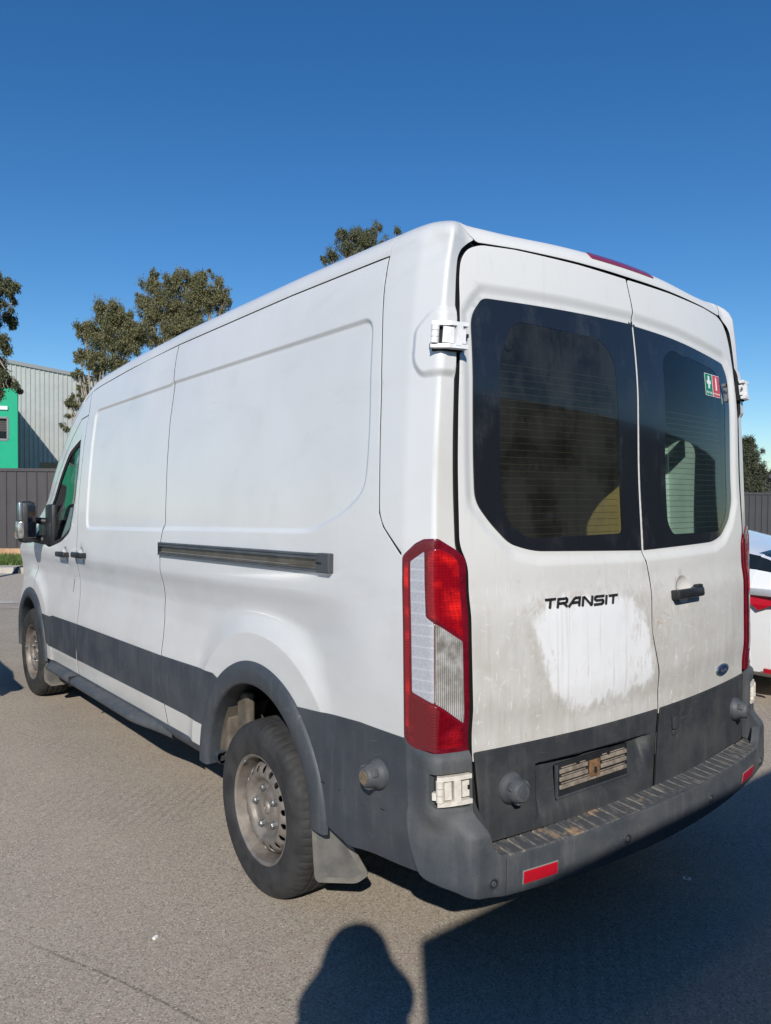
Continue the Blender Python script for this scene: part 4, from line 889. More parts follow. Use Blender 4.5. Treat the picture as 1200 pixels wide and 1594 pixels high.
bpoly = [(-US, .392), (-.4, .377), (0, .372), (.4, .377), (US, .392), (US, .5185), (.4, .522), (0, .526), (-.4, .522), (-US, .5185)]
bump_ = panel('rear_bumper', rnd(bpoly, .004), BP, M['bumper'], van, .03, gap=0, thick=.055, edge=.004, center=(0, 1.0, .45), ring=.008)
_yu = np.interp(_bu, _bu, _py); _us = [u_ for u_, y_ in zip(_bu, _py) if y_ >= .17]
def s_of_u(u): return np.where(u >= _us[0], .45-np.interp(u, _bu, _py), np.interp(u, [UE-.03, UE, _us[0]], [.439, .409, .28]))
_ut = np.linspace(UE, _bu[-1], 200); _st = s_of_u(_ut)
def u_of_s(s): return float(np.interp(s, _st[::-1], _ut[::-1]))
def UNI(u, v):
    u = np.asarray(u, float); v = np.asarray(v, float); t = sst(.592, .662, v)[..., None]
    A = BP(-u, np.minimum(v, .64)); A[..., 2] = v; Bq = CT(s_of_u(u), np.maximum(v, .60)); Bq[..., 2] = np.maximum(Bq[..., 2], 0); Bq[..., 2] = np.where(v < .60, v, Bq[..., 2]); return A*(1-t)+Bq*t
us = u_of_s
hole = rnd([(us(.402), .672), (us(.402), .778), (us(.286), .778), (us(.286), .690), (us(.300), .678)], .006)
cpoly = [(US+.002, .392), (usx(.90), .415), (UM-.055, .452), (UM-.018, .53), (UM, .62), (us(.180), .80), (us(.178), .868), (us(.19), .852), (us(.225), .838), (UE-.001, .838), (UE, .60), (UE-.006, .575), (UE-.02, .54), (US+.002, .5185)]
ct_ = panel('bumper_corner', rnd(cpoly, [0, .01, .03, .03, .03, .02, .004, .01, .02, .004, .01, .02, .02, 0]), UNI, M['bumper'], van, .02, gap=.0005, thick=.034, edge=.003, center=(0, 1.0, .45), holes=[hole], feats=[dens([(UE+.002, v_), (UM, v_)], .02, False) for v_ in (.590, .602, .614, .627, .640, .652, .664, .812, .820, .828, .835)]+[dens([(u_, .42), (u_, .83)], .025, False) for u_ in np.arange(UE+.012, UM, .012)], ring=.008)
def STEP(a, t):
    yo = -.044+.1245*a*a+.004; yi = B(a, .54)-.004; y = yo+(yi-yo)*t
    k = np.abs((a+10) % .052-.026); g = np.clip(1-k/.0045, 0, 1)*sst(.10, .16, t)
    return np.stack([a, y, .5195+.010*t+.004*sst(0, .06, t)-.0045*g], -1)
grid('step_tread', STEP, np.arange(-.838, .8381, .0022), np.array([0, .03, .06, .10, .13, .16, .3, .6, .9, 1.0]), M['step'], bump_)
for sx in (-1, 1):   # upright inner cheek of each bumper corner
    b = MB(); b.add([(sx*.842, y_, z_) for y_, z_ in ((.047, .525), (.125, .535), (.125, .70), (.100, .66), (.050, .597))], [(0, 1, 2, 3, 4)]); b.build('bumper_cheek', M['bumper'], bump_)
def bpan(name, u0, u1, v0, v1, mat, off, par, r=.004, **k): return panel(name, rnd([(u0, v0), (u1, v0), (u1, v1), (u0, v1)], r), BP, mat, par, .03, gap=0, thick=.004, off=off, edge=.001, center=(0, 1.0, .45), **k)
for sx in (-1, 1):
    u_ = usx(.66)
    bpan('reflector_frame', sx*u_-.0705, sx*u_+.0705, .419, .4655, simple('pale_frame', (.20, .20, .19), .7), .0008, bump_); bpan('red_reflector', sx*u_-.067, sx*u_+.067, .4225, .462, M['red'], .003, bump_)
def sensor(u_, v_):
    p = Vector(BP(np.array([u_]), np.array([v_]))[0]); q = Vector(BP(np.array([u_+.01]), np.array([v_]))[0]); r = (q-p).normalized(); n = r.cross(Vector((0, 0, 1))).normalized(); up = n.cross(r)
    if n.y > 0: n = -n
    Mx = Matrix(((r.x, 0, n.x, p.x), (r.y, 0, n.y, p.y), (r.z, 1, n.z, p.z), (0, 0, 0, 1)))
    b = MB(); b.lathe([(.018, -.001), (.017, .0028), (.014, .003)], 24, Mx); o = b.build('parking_sensor', M['clad'], van, True)
    b = MB(); b.lathe([(.0145, .0026), (.011, .0012), (0, .0012)], 20, Mx); b2 = b.build('sensor_ring', M['seal_shade'], o); b = MB(); b.lathe([(.0085, .0014), (.007, .004), (0, .004)], 20, Mx); b.build('sensor_face', M['bumper'], o)
for u_ in (-usx(.835), -.272, .272, usx(.835)): sensor(u_, .452)
# ---------------- underside, wheel wells, mudflaps
b = MB(); b.box((-.80, 1.72, .33), (.80, 4.40, .46)); b.box((-.55, .12, .36), (.55, 1.75, .46)); b.box((-.60, 4.4, .42), (.60, 5.7, .5)); b.build('underbody', M['liner'], van)
def well(c, r, y0, par):
    def fn(a, t): return np.stack([-(.955-.36*t), c[0]+r*np.cos(a), c[1]+r*np.sin(a)], -1)
    a_ = R(0); o = grid('wheel_arch_liner', fn, np.linspace(a_, math.pi-a_, 40), np.array([0, .3, .6, 1.]), M['liner'], par)
    V = [(-.60, c[0]+r*math.cos(t), c[1]+r*math.sin(t)) for t in np.linspace(a_, math.pi-a_, 40)]; mesh('wheel_arch_wall', V, [tuple(range(40))], M['liner'], o)
    return o
wr_ = well(ARC_R, .435, 0, van); wf_ = well(ARC_F, .435, 0, van)
b = MB()
for (y0, z0, w, h, x0, x1) in ((1.50, .42, .10, .34, -.90, -.86), (1.60, .44, .05, .20, -.93, -.80)): b.box((x0, y0-w/2, z0), (x1, y0+w/2, z0+h), 0, None, .012)
b.build('mud_caked_inner_arch', M['dust'], wr_)
b = MB()
V = []; F = []
a_ = np.linspace(R(2), R(38), 16)
for t in a_: V += [(-.945, ARC_R[0]+.425*math.cos(t), ARC_R[1]+.425*math.sin(t)), (-.74, ARC_R[0]+.425*math.cos(t), ARC_R[1]+.425*math.sin(t)), ]
F = [(2*i, 2*i+1, 2*i+3, 2*i+2) for i in range(15)]
b.add(V, F); b.build('dusty_arch_lining', M['dust'], wr_, True)
b = MB(); V = []; a_ = np.linspace(R(130), R(195), 14)
V = []; F = []; a_ = np.linspace(R(2), R(40), 12)
for t in a_: V += [(-.93, ARC_F[0]+.42*math.cos(t), ARC_F[1]+.42*math.sin(t)), (-.70, ARC_F[0]+.42*math.cos(t), ARC_F[1]+.42*math.sin(t))]
F = [(2*i, 2*i+1, 2*i+3, 2*i+2) for i in range(11)]; b = MB(); b.add(V, F); b.build('dusty_arch_lining', M['dust'], wf_, True)
def flap(pts, o0, d, curve=.02):
    """pts in (distance along the flap, height); o0 outer top corner in plan, d unit-ish direction inboard"""
    P = dens(rnd(pts, .02), .02)
    def fm(a, b): k = curve*np.clip((.5-b)/.3, 0, 1)**2; return np.stack([o0[0]+d[0]*a, o0[1]+d[1]*a-k, b+0*a], -1)
    cc = (o0[0]+d[0]*.1+.5, o0[1]+d[1]*.1+1, .3)
    o = panel('mudflap', [tuple(p) for p in P], fm, M['flap'], van, .04, gap=0, thick=.008, center=cc, edge=.002)
    panel('flap_panel', [tuple(p) for p in inset(P, .020)], fm, M['flap2'], o, .04, gap=0, thick=.002, off=.002, center=cc, edge=.002)
flap([(.0, .50), (.0, .222), (.012, .208), (.165, .226), (.215, .262), (.13, .40), (.06, .50)], (-.975, .82), (.13/.2385, -.2/.2385))
flap([(0, .46), (-.045, .40), (-.045, .30), (0, .255), (.20, .255), (.21, .46)], (-.955, 4.50), (1, 0))
# small front-wheel-side lower valance behind the nose
# ---------------- interior
b = MB()
def lining(x0, x1, y0, y1, z0, z1, name, mat, ch=0.): q = MB(); q.box((x0, y0, z0), (x1, y1, z1), 0, None, ch); return q.build(name, mat, van)
lining(-.58, .58, .25, 3.42, .62, .64, 'load_floor', M['inner_floor'])
lining(-.86, .86, .30, 4.0, 2.33, 2.345, 'roof_lining', M['inner_floor'])
blk = MB(); blk.box((-.86, 3.40, .62), (.86, 3.42, 2.33)); blk.build('bulkhead', M['inner'], van)
lining(-.915, -.90, .30, 3.40, .95, 1.35, 'plywood_side', M['ply']); lining(.875, .885, .72, 3.40, .95, 2.1, 'plywood_side', M['ply'])
def inn(sx, y0, y1, z0, z1, name, mat, off):
    def fm(a, b): p = SIDE(a, b); p[:, 0] = -(W(a, b)-off); p[:, 0] *= -sx; return p
    return grid(name, fm, np.linspace(y0, y1, 8), np.linspace(z0, z1, 10), mat, van)
inn(1, .25, 3.40, .95, 2.34, 'inner_skin', M['inner'], .05); inn(-1, .28, 3.40, .95, 2.34, 'inner_skin', M['inner'], .035)
for y_ in (.55,):
    for sx in (-1, 1):
        q = MB()
        pts = [(sx*(float(W(y_, z_))-.055), y_, z_) for z_ in np.linspace(.95, 2.3, 8)]
        for (p0, p1) in zip(pts[:-1], pts[1:]): q.tube([p0, p1], .035, 8)
        q.build('body_rib', M['inner'], van, True)
q = MB(); q.add([(.62, 1.8, 2.3), (.86, .5, 1.15), (.86, .5, .64), (.86, 2.6, .64), (.86, 2.6, 2.3)], [(0, 1, 2, 3, 4)]); 
q = MB(); q.box((-.86, 3.3, .64), (-.1, 3.38, 1.75), 0, None, .02); q.build('bulkhead_board', M['ply'], van)
# cab: seats, dash, wheel, strap
for x_ in (-.42, .45):
    s_ = MB(); s_.box((x_-.25, 3.75, .80), (x_+.25, 4.30, .98), 0, None, .05); s_.box((x_-.24, 3.60, .90), (x_+.24, 3.78, 1.55), 0, None, .05); so = s_.build('cab_seat', M['seat'], van, True)
    s_ = MB(); s_.box((x_-.12, 3.60, 1.56), (x_+.12, 3.72, 1.76), 0, None, .04); s_.build('headrest', M['seat'], so, True)
s_ = MB(); s_.box((-.85, 4.55, .9), (.85, 5.0, 1.32), 0, None, .06); s_.build('dashboard', M['seat'], van, True)
s_ = MB(); s_.box((-.90, 3.95, .65), (.90, 5.2, .70)); s_.build('cab_floor', M['liner'], van)
s_ = MB(); pts = [(.42+.20*math.cos(t), 4.42+.06*math.sin(t), 1.18+.18*math.sin(t)) for t in np.linspace(0, 2*math.pi, 25)]; s_.tube(pts, .015, 6); s_.build('steering_wheel', M['black'], van, True)
s_ = MB(); s_.tube([(-.80, 4.02, 1.86), (-.80, 4.10, 1.66), (-.79, 4.14, 1.52)], [.010, .012, .022], 6); s_.build('yellow_strap', M['yellow'], van)
# ---------------- wheels
def build_wheel(parent):
    rim = MB(); prof = [(.222, .0), (.221, .006), (.214, .007), (.206, .000), (.203, -.016), (.199, -.030), (.195, -.050), (.193, -.085), (.190, -.098)]
    rim.lathe(prof, 72)
    w = rim.build('wheel', M['rim'], parent, True)
    # pressed disc with oval holes
    def dp(r): return np.interp(r, [0, .030, .036, .062, .070, .102, .118, .136, .157, .176, .191], [-.030, -.030, -.026, -.027, -.036, -.038, -.017, -.010, -.015, -.030, -.070])
    rr = np.linspace(0, .2, 400); zz = dp(rr); k_ = np.exp(-.5*(np.arange(-10, 11)/4.)**2); k_ /= k_.sum(); zz = np.convolve(np.pad(zz, 10, mode='edge'), k_, 'valid')
    def fm(a, b): return np.stack([a, b, np.interp(np.hypot(a, b), rr, zz)], -1)
    holes = []
    for i in range(18):
        t = 2*math.pi*i/18; c_, s_ = math.cos(t), math.sin(t)
        holes.append([(c_*(.158+.0175*math.cos(q))-s_*.0120*math.sin(q), s_*(.158+.0175*math.cos(q))+c_*.0120*math.sin(q)) for q in np.linspace(0, 2*math.pi, 15)[:-1]])
    circ = [(.190*math.cos(t), .190*math.sin(t)) for t in np.linspace(0, 2*math.pi, 91)[:-1]]
    feats = [np.array([(r*math.cos(t), r*math.sin(t)) for t in np.linspace(0, 2*math.pi, max(8, int(r*360)))[:-1]]) for r in (.012, .026, .034, .042, .06, .066, .072, .085, .10, .108, .116, .128, .136, .180)]
    panel('wheel_disc', circ, fm, M['rim'], w, .03, gap=0, thick=.006, holes=holes, feats=feats, center=(0, 0, -5), edge=.001, ring=.004)
    hb = MB(); hb.lathe([(.0, -.030), (.008, -.030), (.009, -.020), (.020, -.019), (.026, -.023), (.029, -.0305)], 20); hb.build('hub_cap', M['rim'], w, True)
    for i in range(5):
        t = 2*math.pi*i/5+.35; Mx = Matrix.Translation((.080*math.cos(t), .080*math.sin(t), -.037))
        n_ = MB(); n_.lathe([(.0165, -.002), (.0165, .004), (.0125, .006)], 16, Mx); n_.lathe([(.0125, .004), (.0125, .020), (.010, .024), (.0055, .024)], 6, Mx @ Matrix.Rotation(i, 4, 'Z')); n_.lathe([(.0055, .022), (.0055, .031), (0, .032)], 10, Mx); n_.build('wheel_nut', M['nut'], w)
    wt = MB(); wt.box((-.013, .199, -.004), (.013, .207, .0095), 0, Matrix.Rotation(R(28), 4, 'Z'), .002); wt.build('balance_weight', M['silver'], w)
    d = MB(); d.lathe([(.0, -.11), (.19, -.11)], 40); d.lathe([(.10, -.108), (.16, -.104), (.165, -.15)], 30); d.build('brake_drum', M['liner'], w)
    # tyre: wall, shoulder lugs, grooved tread
    pr = [(.215, -.003), (.219, .008), (.228, .013), (.250, .0165), (.275, .018), (.283, .0195), (.287, .018), (.305, .016), (.320, .011), (.332, .003), (.340, -.007), (.346, -.020), (.3495, -.036), (.3500, -.048), (.343, -.050), (.343, -.058), (.3515, -.060), (.352, -.088), (.344, -.090), (.344, -.099), (.3525, -.101), (.3525, -.128), (.344, -.130), (.344, -.139), (.352, -.141), (.3515, -.168), (.343, -.170), (.343, -.178), (.3500, -.180), (.347, -.205), (.335, -.225), (.30, -.235), (.22, -.225)]
    P = np.array(pr); L = np.concatenate([[0], np.cumsum(np.hypot(*np.diff(P, axis=0).T))]); n = 320; m = len(P); V = []
    for i in range(n):
        t = 2*math.pi*i/n; ph = (i % 5)
        for j, (r, h) in enumerate(pr):
            r_ = r
            if 9 <= j <= 13 and ph == 0: r_ -= .0032
            if 7 <= j <= 8 and ph == 0: r_ -= .0015
            if 16 <= j <= 28 and (i+j) % 8 == 0: r_ -= .003
            V.append((r_*math.cos(t), r_*math.sin(t), h))
    F = [(i*m+j, ((i+1) % n)*m+j, ((i+1) % n)*m+j+1, i*m+j+1) for i in range(n) for j in range(m-1)]
    ty = mesh('tyre', V, F, M['rubber'], w, True); ty.data.set_sharp_from_angle(angle=R(32))
    return w
# local +Z of a wheel points to the van's left; contact patch a little squashed by sinking 4 mm
w0 = build_wheel(van)
def put_wheel(w, x, y, right=False, rot=0.):
    base = Matrix(((0, 0, -1, x), (-1, 0, 0, y), (0, 1, 0, .348), (0, 0, 0, 1))) if not right else Matrix(((0, 0, 1, x), (1, 0, 0, y), (0, 1, 0, .348), (0, 0, 0, 1)))
    w.matrix_parent_inverse = Matrix(); w.matrix_local = MvI @ base @ Matrix.Rotation(rot, 4, 'Z')
put_wheel(w0, -.972, 1.208, rot=.2)
for x, y, rt, ro in ((-.972, 4.958, False, 1.1), (.972, 1.208, True, .7), (.972, 4.958, True, 2.)):
    w = copy_obj(w0, van); put_wheel(w, x, y, rt, ro)
# the van's right side: mirrored parts
for o in [c for c in van.children]:
    nm = o.name.split('.')[0]
    if nm in ('quarter_panel', 'sliding_door', 'front_door', 'a_pillar', 'front_wing', 'side_cladding', 'rear_side_cladding', 'arch_moulding', 'sill', 'corner_panel', 'tail_lamp', 'bumper_corner', 'upper_hinge', 'lower_hinge', 'mudflap', 'wheel_arch_liner', 'windscreen_pillar', 'white_sill_strip', 'rubber_buffer', 'door_mirror', 'running_board'):
        if nm == 'rubber_buffer' and False: continue
        m_ = mirror(o)
        if nm == 'sliding_door': m_.name = 'side_panel'
        for ch in list(o.children):
            if ch.name.split('.')[0] in ('handle_cup', 'door_handle') and nm == 'sliding_door': continue
            mc = mirror(ch); mc.parent = m_
            for g2 in list(ch.children): mg = mirror(g2); mg.parent = mc
# ------------------------------------------------------------------ world layout helpers: depth and lateral measured along the camera's heading
H0 = Vector((math.sin(YAW), math.cos(YAW), 0)); L0 = Vector((math.cos(YAW), -math.sin(YAW), 0)); C0 = Vector((CAM.x, CAM.y, 0))
def wp(lat, dep, z=0.): return C0+H0*dep+L0*lat+Vector((0, 0, z))
HORY = 768.9
def ground_sheet(name, pts, z, mat, kind='structure'):
    o = mesh(name, [(p[0], p[1], z) for p in pts], [tuple(range(len(pts)))], mat); tag(o, kind=kind); return o
S_ = 900
gnd = ground_sheet('parking_lot', [(-S_, -S_), (S_, -S_), (S_, S_), (-S_, S_)], 0, M['asphalt'])
def lq(l0, l1, d0, d1): return [tuple(wp(l0, d0)[:2]), tuple(wp(l1, d0)[:2]), tuple(wp(l1, d1)[:2]), tuple(wp(l0, d1)[:2])]
M['conc'] = simple('pale_concrete', (.40, .365, .32), .9, var=.15, vs=3, bump=.3, bs=60)
M['agg'] = simple('exposed_aggregate', (.40, .355, .30), 1., spec=.1, var=.28, vs=35, bump=.6, bs=45)
M['tar'] = simple('tar_joint', (.07, .06, .05), .9)
def sheet(name, pts, z, mat): return ground_sheet(name, pts, z, mat)
sheet('road', lq(-60, 60, 11.05, 14.75), .004, M['agg'])
sheet('gutter', lq(-60, 60, 10.75, 11.05), .006, M['conc']); 
sheet('paving_joint', lq(-60, 60, 10.35, 10.44), .005, M['conc'])
kb = MB(); 
def lbox(mb, l0, l1, d0, d1, z0, z1, mi=0):
    V = [wp(l, d, z)[:] for z in (z0, z1) for d in (d0, d1) for l in (l0, l1)]
    return mb.add(V, [(0, 1, 3, 2), (4, 6, 7, 5), (0, 4, 5, 1), (2, 3, 7, 6), (0, 2, 6, 4), (1, 5, 7, 3)], mi)
for k in range(20):
    b = MB(); l0 = -30+k*3.0; lbox(b, l0+.01, l0+2.99, 14.75, 15.2, -.02, .12); o = b.build('kerb', M['conc']); tag(o, kind='structure')
dm = MB(); V = [wp(*p)[:] for p in ((-7.42, 14.70, .01), (-7.26, 14.70, .01), (-7.27, 14.74, .14), (-7.33, 14.74, .14))]; V += [wp(p[0], 14.9, p[1])[:] for p in ((-7.42, .01), (-7.26, .01), (-7.27, .14), (-7.33, .14))]
dm.add(V, [(0, 1, 2, 3), (7, 6, 5, 4), (0, 4, 5, 1), (1, 5, 6, 2), (2, 6, 7, 3), (3, 7, 4, 0)]); o = dm.build('kerb_block', M['black']); tag(o, 'small black wedge block set against the pale kerb by the grass strip', 'block')
# grass strip: soil, blades
soil = simple('soil', (.10, .085, .05), .95, var=.3, vs=6)
sheet('verge', lq(-30, 30, 15.2, 17.3), .10, soil)
gm = simple('grass_blades', (.085, .135, .028), .7, var=.45, vs=4)
nb = 26000; lat = rng.uniform(-14, 6, nb); lat[:18000] = rng.uniform(-10.5, -6.0, 18000); dep = rng.uniform(15.22, 17.2, nb); hh = rng.uniform(.04, .15, nb); an = rng.uniform(0, 2*np.pi, nb); ln = rng.normal(0, .04, (nb, 2))
base = np.array([wp(a, b_, .10)[:] for a, b_ in zip(lat, dep)]); dx = np.stack([np.cos(an), np.sin(an), 0*an], 1)*.010
V = np.stack([base-dx, base+dx, base+np.stack([ln[:, 0], ln[:, 1], hh], 1)], 1).reshape(-1, 3)
g_ = mesh('grass', V, np.arange(nb*3).reshape(-1, 3), gm); tag(g_, 'short green grass along the verge behind the kerb', 'grass', kind='stuff')
# retaining sleepers and fences
M['timber'] = simple('orange_timber', (.50, .30, .17), .8, var=.2, vs=5, bump=.3)
sl_ = empty('retaining_wall', wp(-8, 17.35)); tag(sl_, 'low tan timber retaining wall under the grey fence', 'wall')
def ch(o, par): o.parent = par; o.matrix_parent_inverse = Matrix.Translation(-par.location); return o
for r_ in range(1):
    for k in range(10):
        b = MB(); lbox(b, -14+k*2.0, -14+k*2.0+1.985, 17.3+.008*(k % 3), 17.4, .08, .30); ch(b.build('timber_sleeper', M['timber']), sl_)
M['fence'] = simple('grey_steel_fence', (.060, .053, .055), .5, var=.08, vs=2)
M['fence2'] = simple('dark_steel_fence', (.040, .041, .045), .5, var=.08, vs=2)
def steel_fence(l0, l1, dep, z0, z1, pitch, mat, label, plinth=True):
    f = empty('metal_fence', wp((l0+l1)/2, dep)); tag(f, label, 'fence')
    b = MB(); lbox(b, l0, l1, dep-.03, dep+.03, z1-.07, z1); ch(b.build('top_rail', mat), f); b = MB(); lbox(b, l0, l1, dep-.035, dep+.03, z0, z0+.09); ch(b.build('bottom_rail', mat), f)
    pan = None; k = l0
    while k < l1-.01:
        w_ = pitch
        if pan is None:
            prof = [(0, .0), (.012, .022), (.03, .022), (.042, 0), (w_*.55, .002), (w_+.003, .0)]
            V = []; 
            for z in (z0+.09, z1-.07): V += [tuple(L0*(p[0])-H0*p[1]+Vector((0, 0, z))) for p in prof]
            n = len(prof); F = [(i, i+1, n+i+1, n+i) for i in range(n-1)]
            pan = mesh('fence_panel', V, F, mat); o = pan
        else: o = pan.copy(); COL.objects.link(o)
        o.location = wp(k, dep); ch(o, f); k += w_
    n_ = int((l1-l0)/2.4)
    for i in range(n_+1): b = MB(); l_ = l0+i*2.4; lbox(b, l_-.025, l_+.025, dep+.0, dep+.06, z0-.2, z1+.0); ch(b.build('fence_post', mat), f)
    return f
steel_fence(-15, -.6, 17.55, .24, 2.185, .24, M['fence'], 'tall grey-brown steel panel fence on the tan timber wall, left of the van')
steel_fence(9.5, 24, 22.5, .0, 1.76, .19, M['fence2'], 'dark steel panel fence behind the white car, right of the van')
# ---------------- buildings, aligned with a heading of about 12 degrees
BA = R(11.9)
def bfr(px, depth_axis):
    lat_ = (px-600)/FPX*depth_axis; o = wp(lat_, depth_axis); return o, Vector((math.sin(BA), math.cos(BA), 0)), Vector((math.cos(BA), -math.sin(BA), 0))
def obox(mb, o, f, r, a0, a1, b0, b1, z0, z1, mi=0):
    V = [(o+r*a+f*b_+Vector((0, 0, z)))[:] for z in (z0, z1) for b_ in (b0, b1) for a in (a0, a1)]
    return mb.add(V, [(0, 1, 3, 2), (4, 6, 7, 5), (0, 4, 5, 1), (2, 3, 7, 6), (0, 2, 6, 4), (1, 5, 7, 3)], mi)
M['green'] = simple('green_cladding', (.0, .36, .185), .5, var=.04, vs=2)
M['corr'] = simple('grey_corrugated_steel', (.37, .385, .375), .45, var=.05, vs=2)
M['frame'] = simple('grey_window_frame', (.22, .23, .24), .5)
M['winglass'] = simple('dark_window_glass', (.012, .016, .02), .08)
M['blind'] = simple('grey_blind', (.07, .065, .06), .8)
ob_, f_, r_ = bfr(28, 25.0)
gb = empty('green_warehouse', ob_); tag(gb, 'bright green clad office block behind the fence, at the left edge', 'building')
def gbp(mb, name, mat): return ch(mb.build(name, mat), gb)
ztop = 5.15
wx0, wx1, wz0, wz1 = -2.6, -.30, 3.38, 4.10   # window openings
b = MB(); obox(b, ob_, f_, r_, -9, 0, 0, 9, 0, wz0); obox(b, ob_, f_, r_, -9, 0, 0, 9, wz1, ztop); obox(b, ob_, f_, r_, -9, 0, .3, 9, wz0, wz1)
for a0_, a1_ in ((wx1, 0), (-3.3, wx0), (-6.3, -5.6), (-9, -8.6)): obox(b, ob_, f_, r_, a0_, a1_, 0, .3, wz0, wz1)
gbw = gbp(b, 'green_wall', M['green'])
dj = simple('dark_green_joint', (.0, .20, .11), .6)
for k in range(9): b = MB(); obox(b, ob_, f_, r_, -.9*k-1.0, -.9*k-.985, -.006, 0.004, 0, wz0-.06); gbp(b, 'panel_joint', dj)
for sh in (0, -3.0, -6.0):
    b = MB(); obox(b, ob_, f_, r_, wx0+sh, wx1+sh, .12, .14, wz0, wz1); w_ = gbp(b, 'window', M['winglass'])
    b = MB(); obox(b, ob_, f_, r_, wx0+sh, wx1+sh, -.02, .14, wz0-.05, wz0+.02); obox(b, ob_, f_, r_, wx0+sh, wx1+sh, -.02, .14, wz1-.03, wz1+.03); obox(b, ob_, f_, r_, wx1+sh-.03, wx1+sh+.03, -.02, .14, wz0, wz1); obox(b, ob_, f_, r_, -1.45+sh, -1.38+sh, .02, .14, wz0, wz1)
    c = b.build('window_frame', M['frame']); c.parent = w_; 
    for k in range(6): b = MB(); obox(b, ob_, f_, r_, wx0+sh+.03, wx1+sh-.03, .085, .105, wz1-.08-.075*k, wz1-.015-.075*k); c = b.build('blind_slat', M['blind']); c.parent = w_
b = MB(); obox(b, ob_, f_, r_, -3.6, -.30, -.05, 0, 4.36, 4.48); gbp(b, 'sign_strip', M['white_sign'])
b = MB(); obox(b, ob_, f_, r_, -9, .03, -.05, 9, ztop, ztop+.09); gbp(b, 'parapet_cap', M['green'])
# corrugated warehouse wall 9 m behind its face
oc_ = ob_+f_*9.0
cw = empty('corrugated_warehouse', oc_); tag(cw, 'tall grey corrugated steel warehouse behind the green block', 'building')
V = []; F = []; x_ = -6.0; prof = []
while x_ < 26: prof += [(x_, 0), (x_+.022, .035), (x_+.062, .035), (x_+.084, 0)]; x_ += .19
ztc = lambda x: 7.35-.135*x
for (x, d) in prof: p = oc_+r_*x-f_*d; V += [(p.x, p.y, 0), (p.x, p.y, ztc(x))]
F = [(2*i, 2*i+2, 2*i+3, 2*i+1) for i in range(len(prof)-1)]
cwm = mesh('corrugated_sheet', V, F, M['corr']); ch(cwm, cw)
b = MB(); V = [(oc_+r_*x+f_*d+Vector((0, 0, z)))[:] for x in (-6, 26) for d, z in ((-.09, ztc(x)-.10), (-.09, ztc(x)+.06), (.2, ztc(x)+.06), (.2, ztc(x)-.10))]
b.add(V, [(0, 4, 5, 1), (1, 5, 6, 2), (3, 2, 6, 7), (0, 3, 7, 4), (4, 7, 6, 5), (0, 1, 2, 3)]); ch(b.build('barge_capping', M['frame']), cw)
b = MB(); obox(b, oc_, f_, r_, -6, 26, .2, 20, 0, 3.8); ch(b.build('warehouse_body', M['corr']), cw)
for k in range(4): b = MB(); obox(b, oc_, f_, r_, .9+2.3*k, 2.8+2.3*k, -.05, -.01, 1.1, 2.95); ch(b.build('window', M['winglass']), cw)
# low dark-roofed house beyond the right fence
oh = wp(21.6, 40)
hs = empty('dark_roofed_shed', oh); tag(hs, 'low dark-roofed shed beyond the fence at the right edge', 'shed')
b = MB(); lbox(b, 20.65, 32, 40, 46, 2.62, 2.85); ch(b.build('roof_slab', M['fence2']), hs); b = MB(); lbox(b, 20.85, 31.5, 40.4, 45, 0, 2.62); ch(b.build('shed_wall', simple('shed_wall_paint', (.05, .055, .07), .7)), hs)
for k in range(3): b = MB(); lbox(b, 20.9+k*3, 21.0+k*3, 40.0, 40.1, 0, 2.62); ch(b.build('roof_post', M['conc']), hs)
# ---------------- trees
def leafmat(name, a, b_):
    t = NT(name); n = t.ramp(t.noise(1.6, 4, .6), .3, .7); n2 = t.ramp(t.noise(14, 3, .6), .3, .7)
    c = t.mix(n, a, b_); c = t.mix(t.math('MULTIPLY', n2, .35), c, tuple(x*1.7 for x in b_)); t.set(Base_Color=c, Roughness=.55, Specular_IOR_Level=.3)
    t.b.inputs['Subsurface Weight'].default_value = 0; return t.m
M['leaf'] = leafmat('eucalypt_leaves', (.068, .074, .032), (.145, .135, .065)); M['leaf2'] = leafmat('dark_eucalypt_leaves', (.048, .060, .030), (.105, .105, .052)); M['leaf3'] = leafmat('dense_green_leaves', (.04, .052, .030), (.075, .080, .048))
M['bark'] = simple('pale_bark', (.30, .25, .19), .8, var=.3, vs=8)
M['leaf'].node_tree.nodes
def pc(px, py, dep, r_px, dd=0.):
    """clump at a place in the view at a given distance; radius in view units"""
    dep = dep+dd; h = (HORY-py)/FPX*dep+CAM.z; lt = (px-600)/FPX*dep; return (tuple(wp(lt, dep, h)), r_px/FPX*dep)
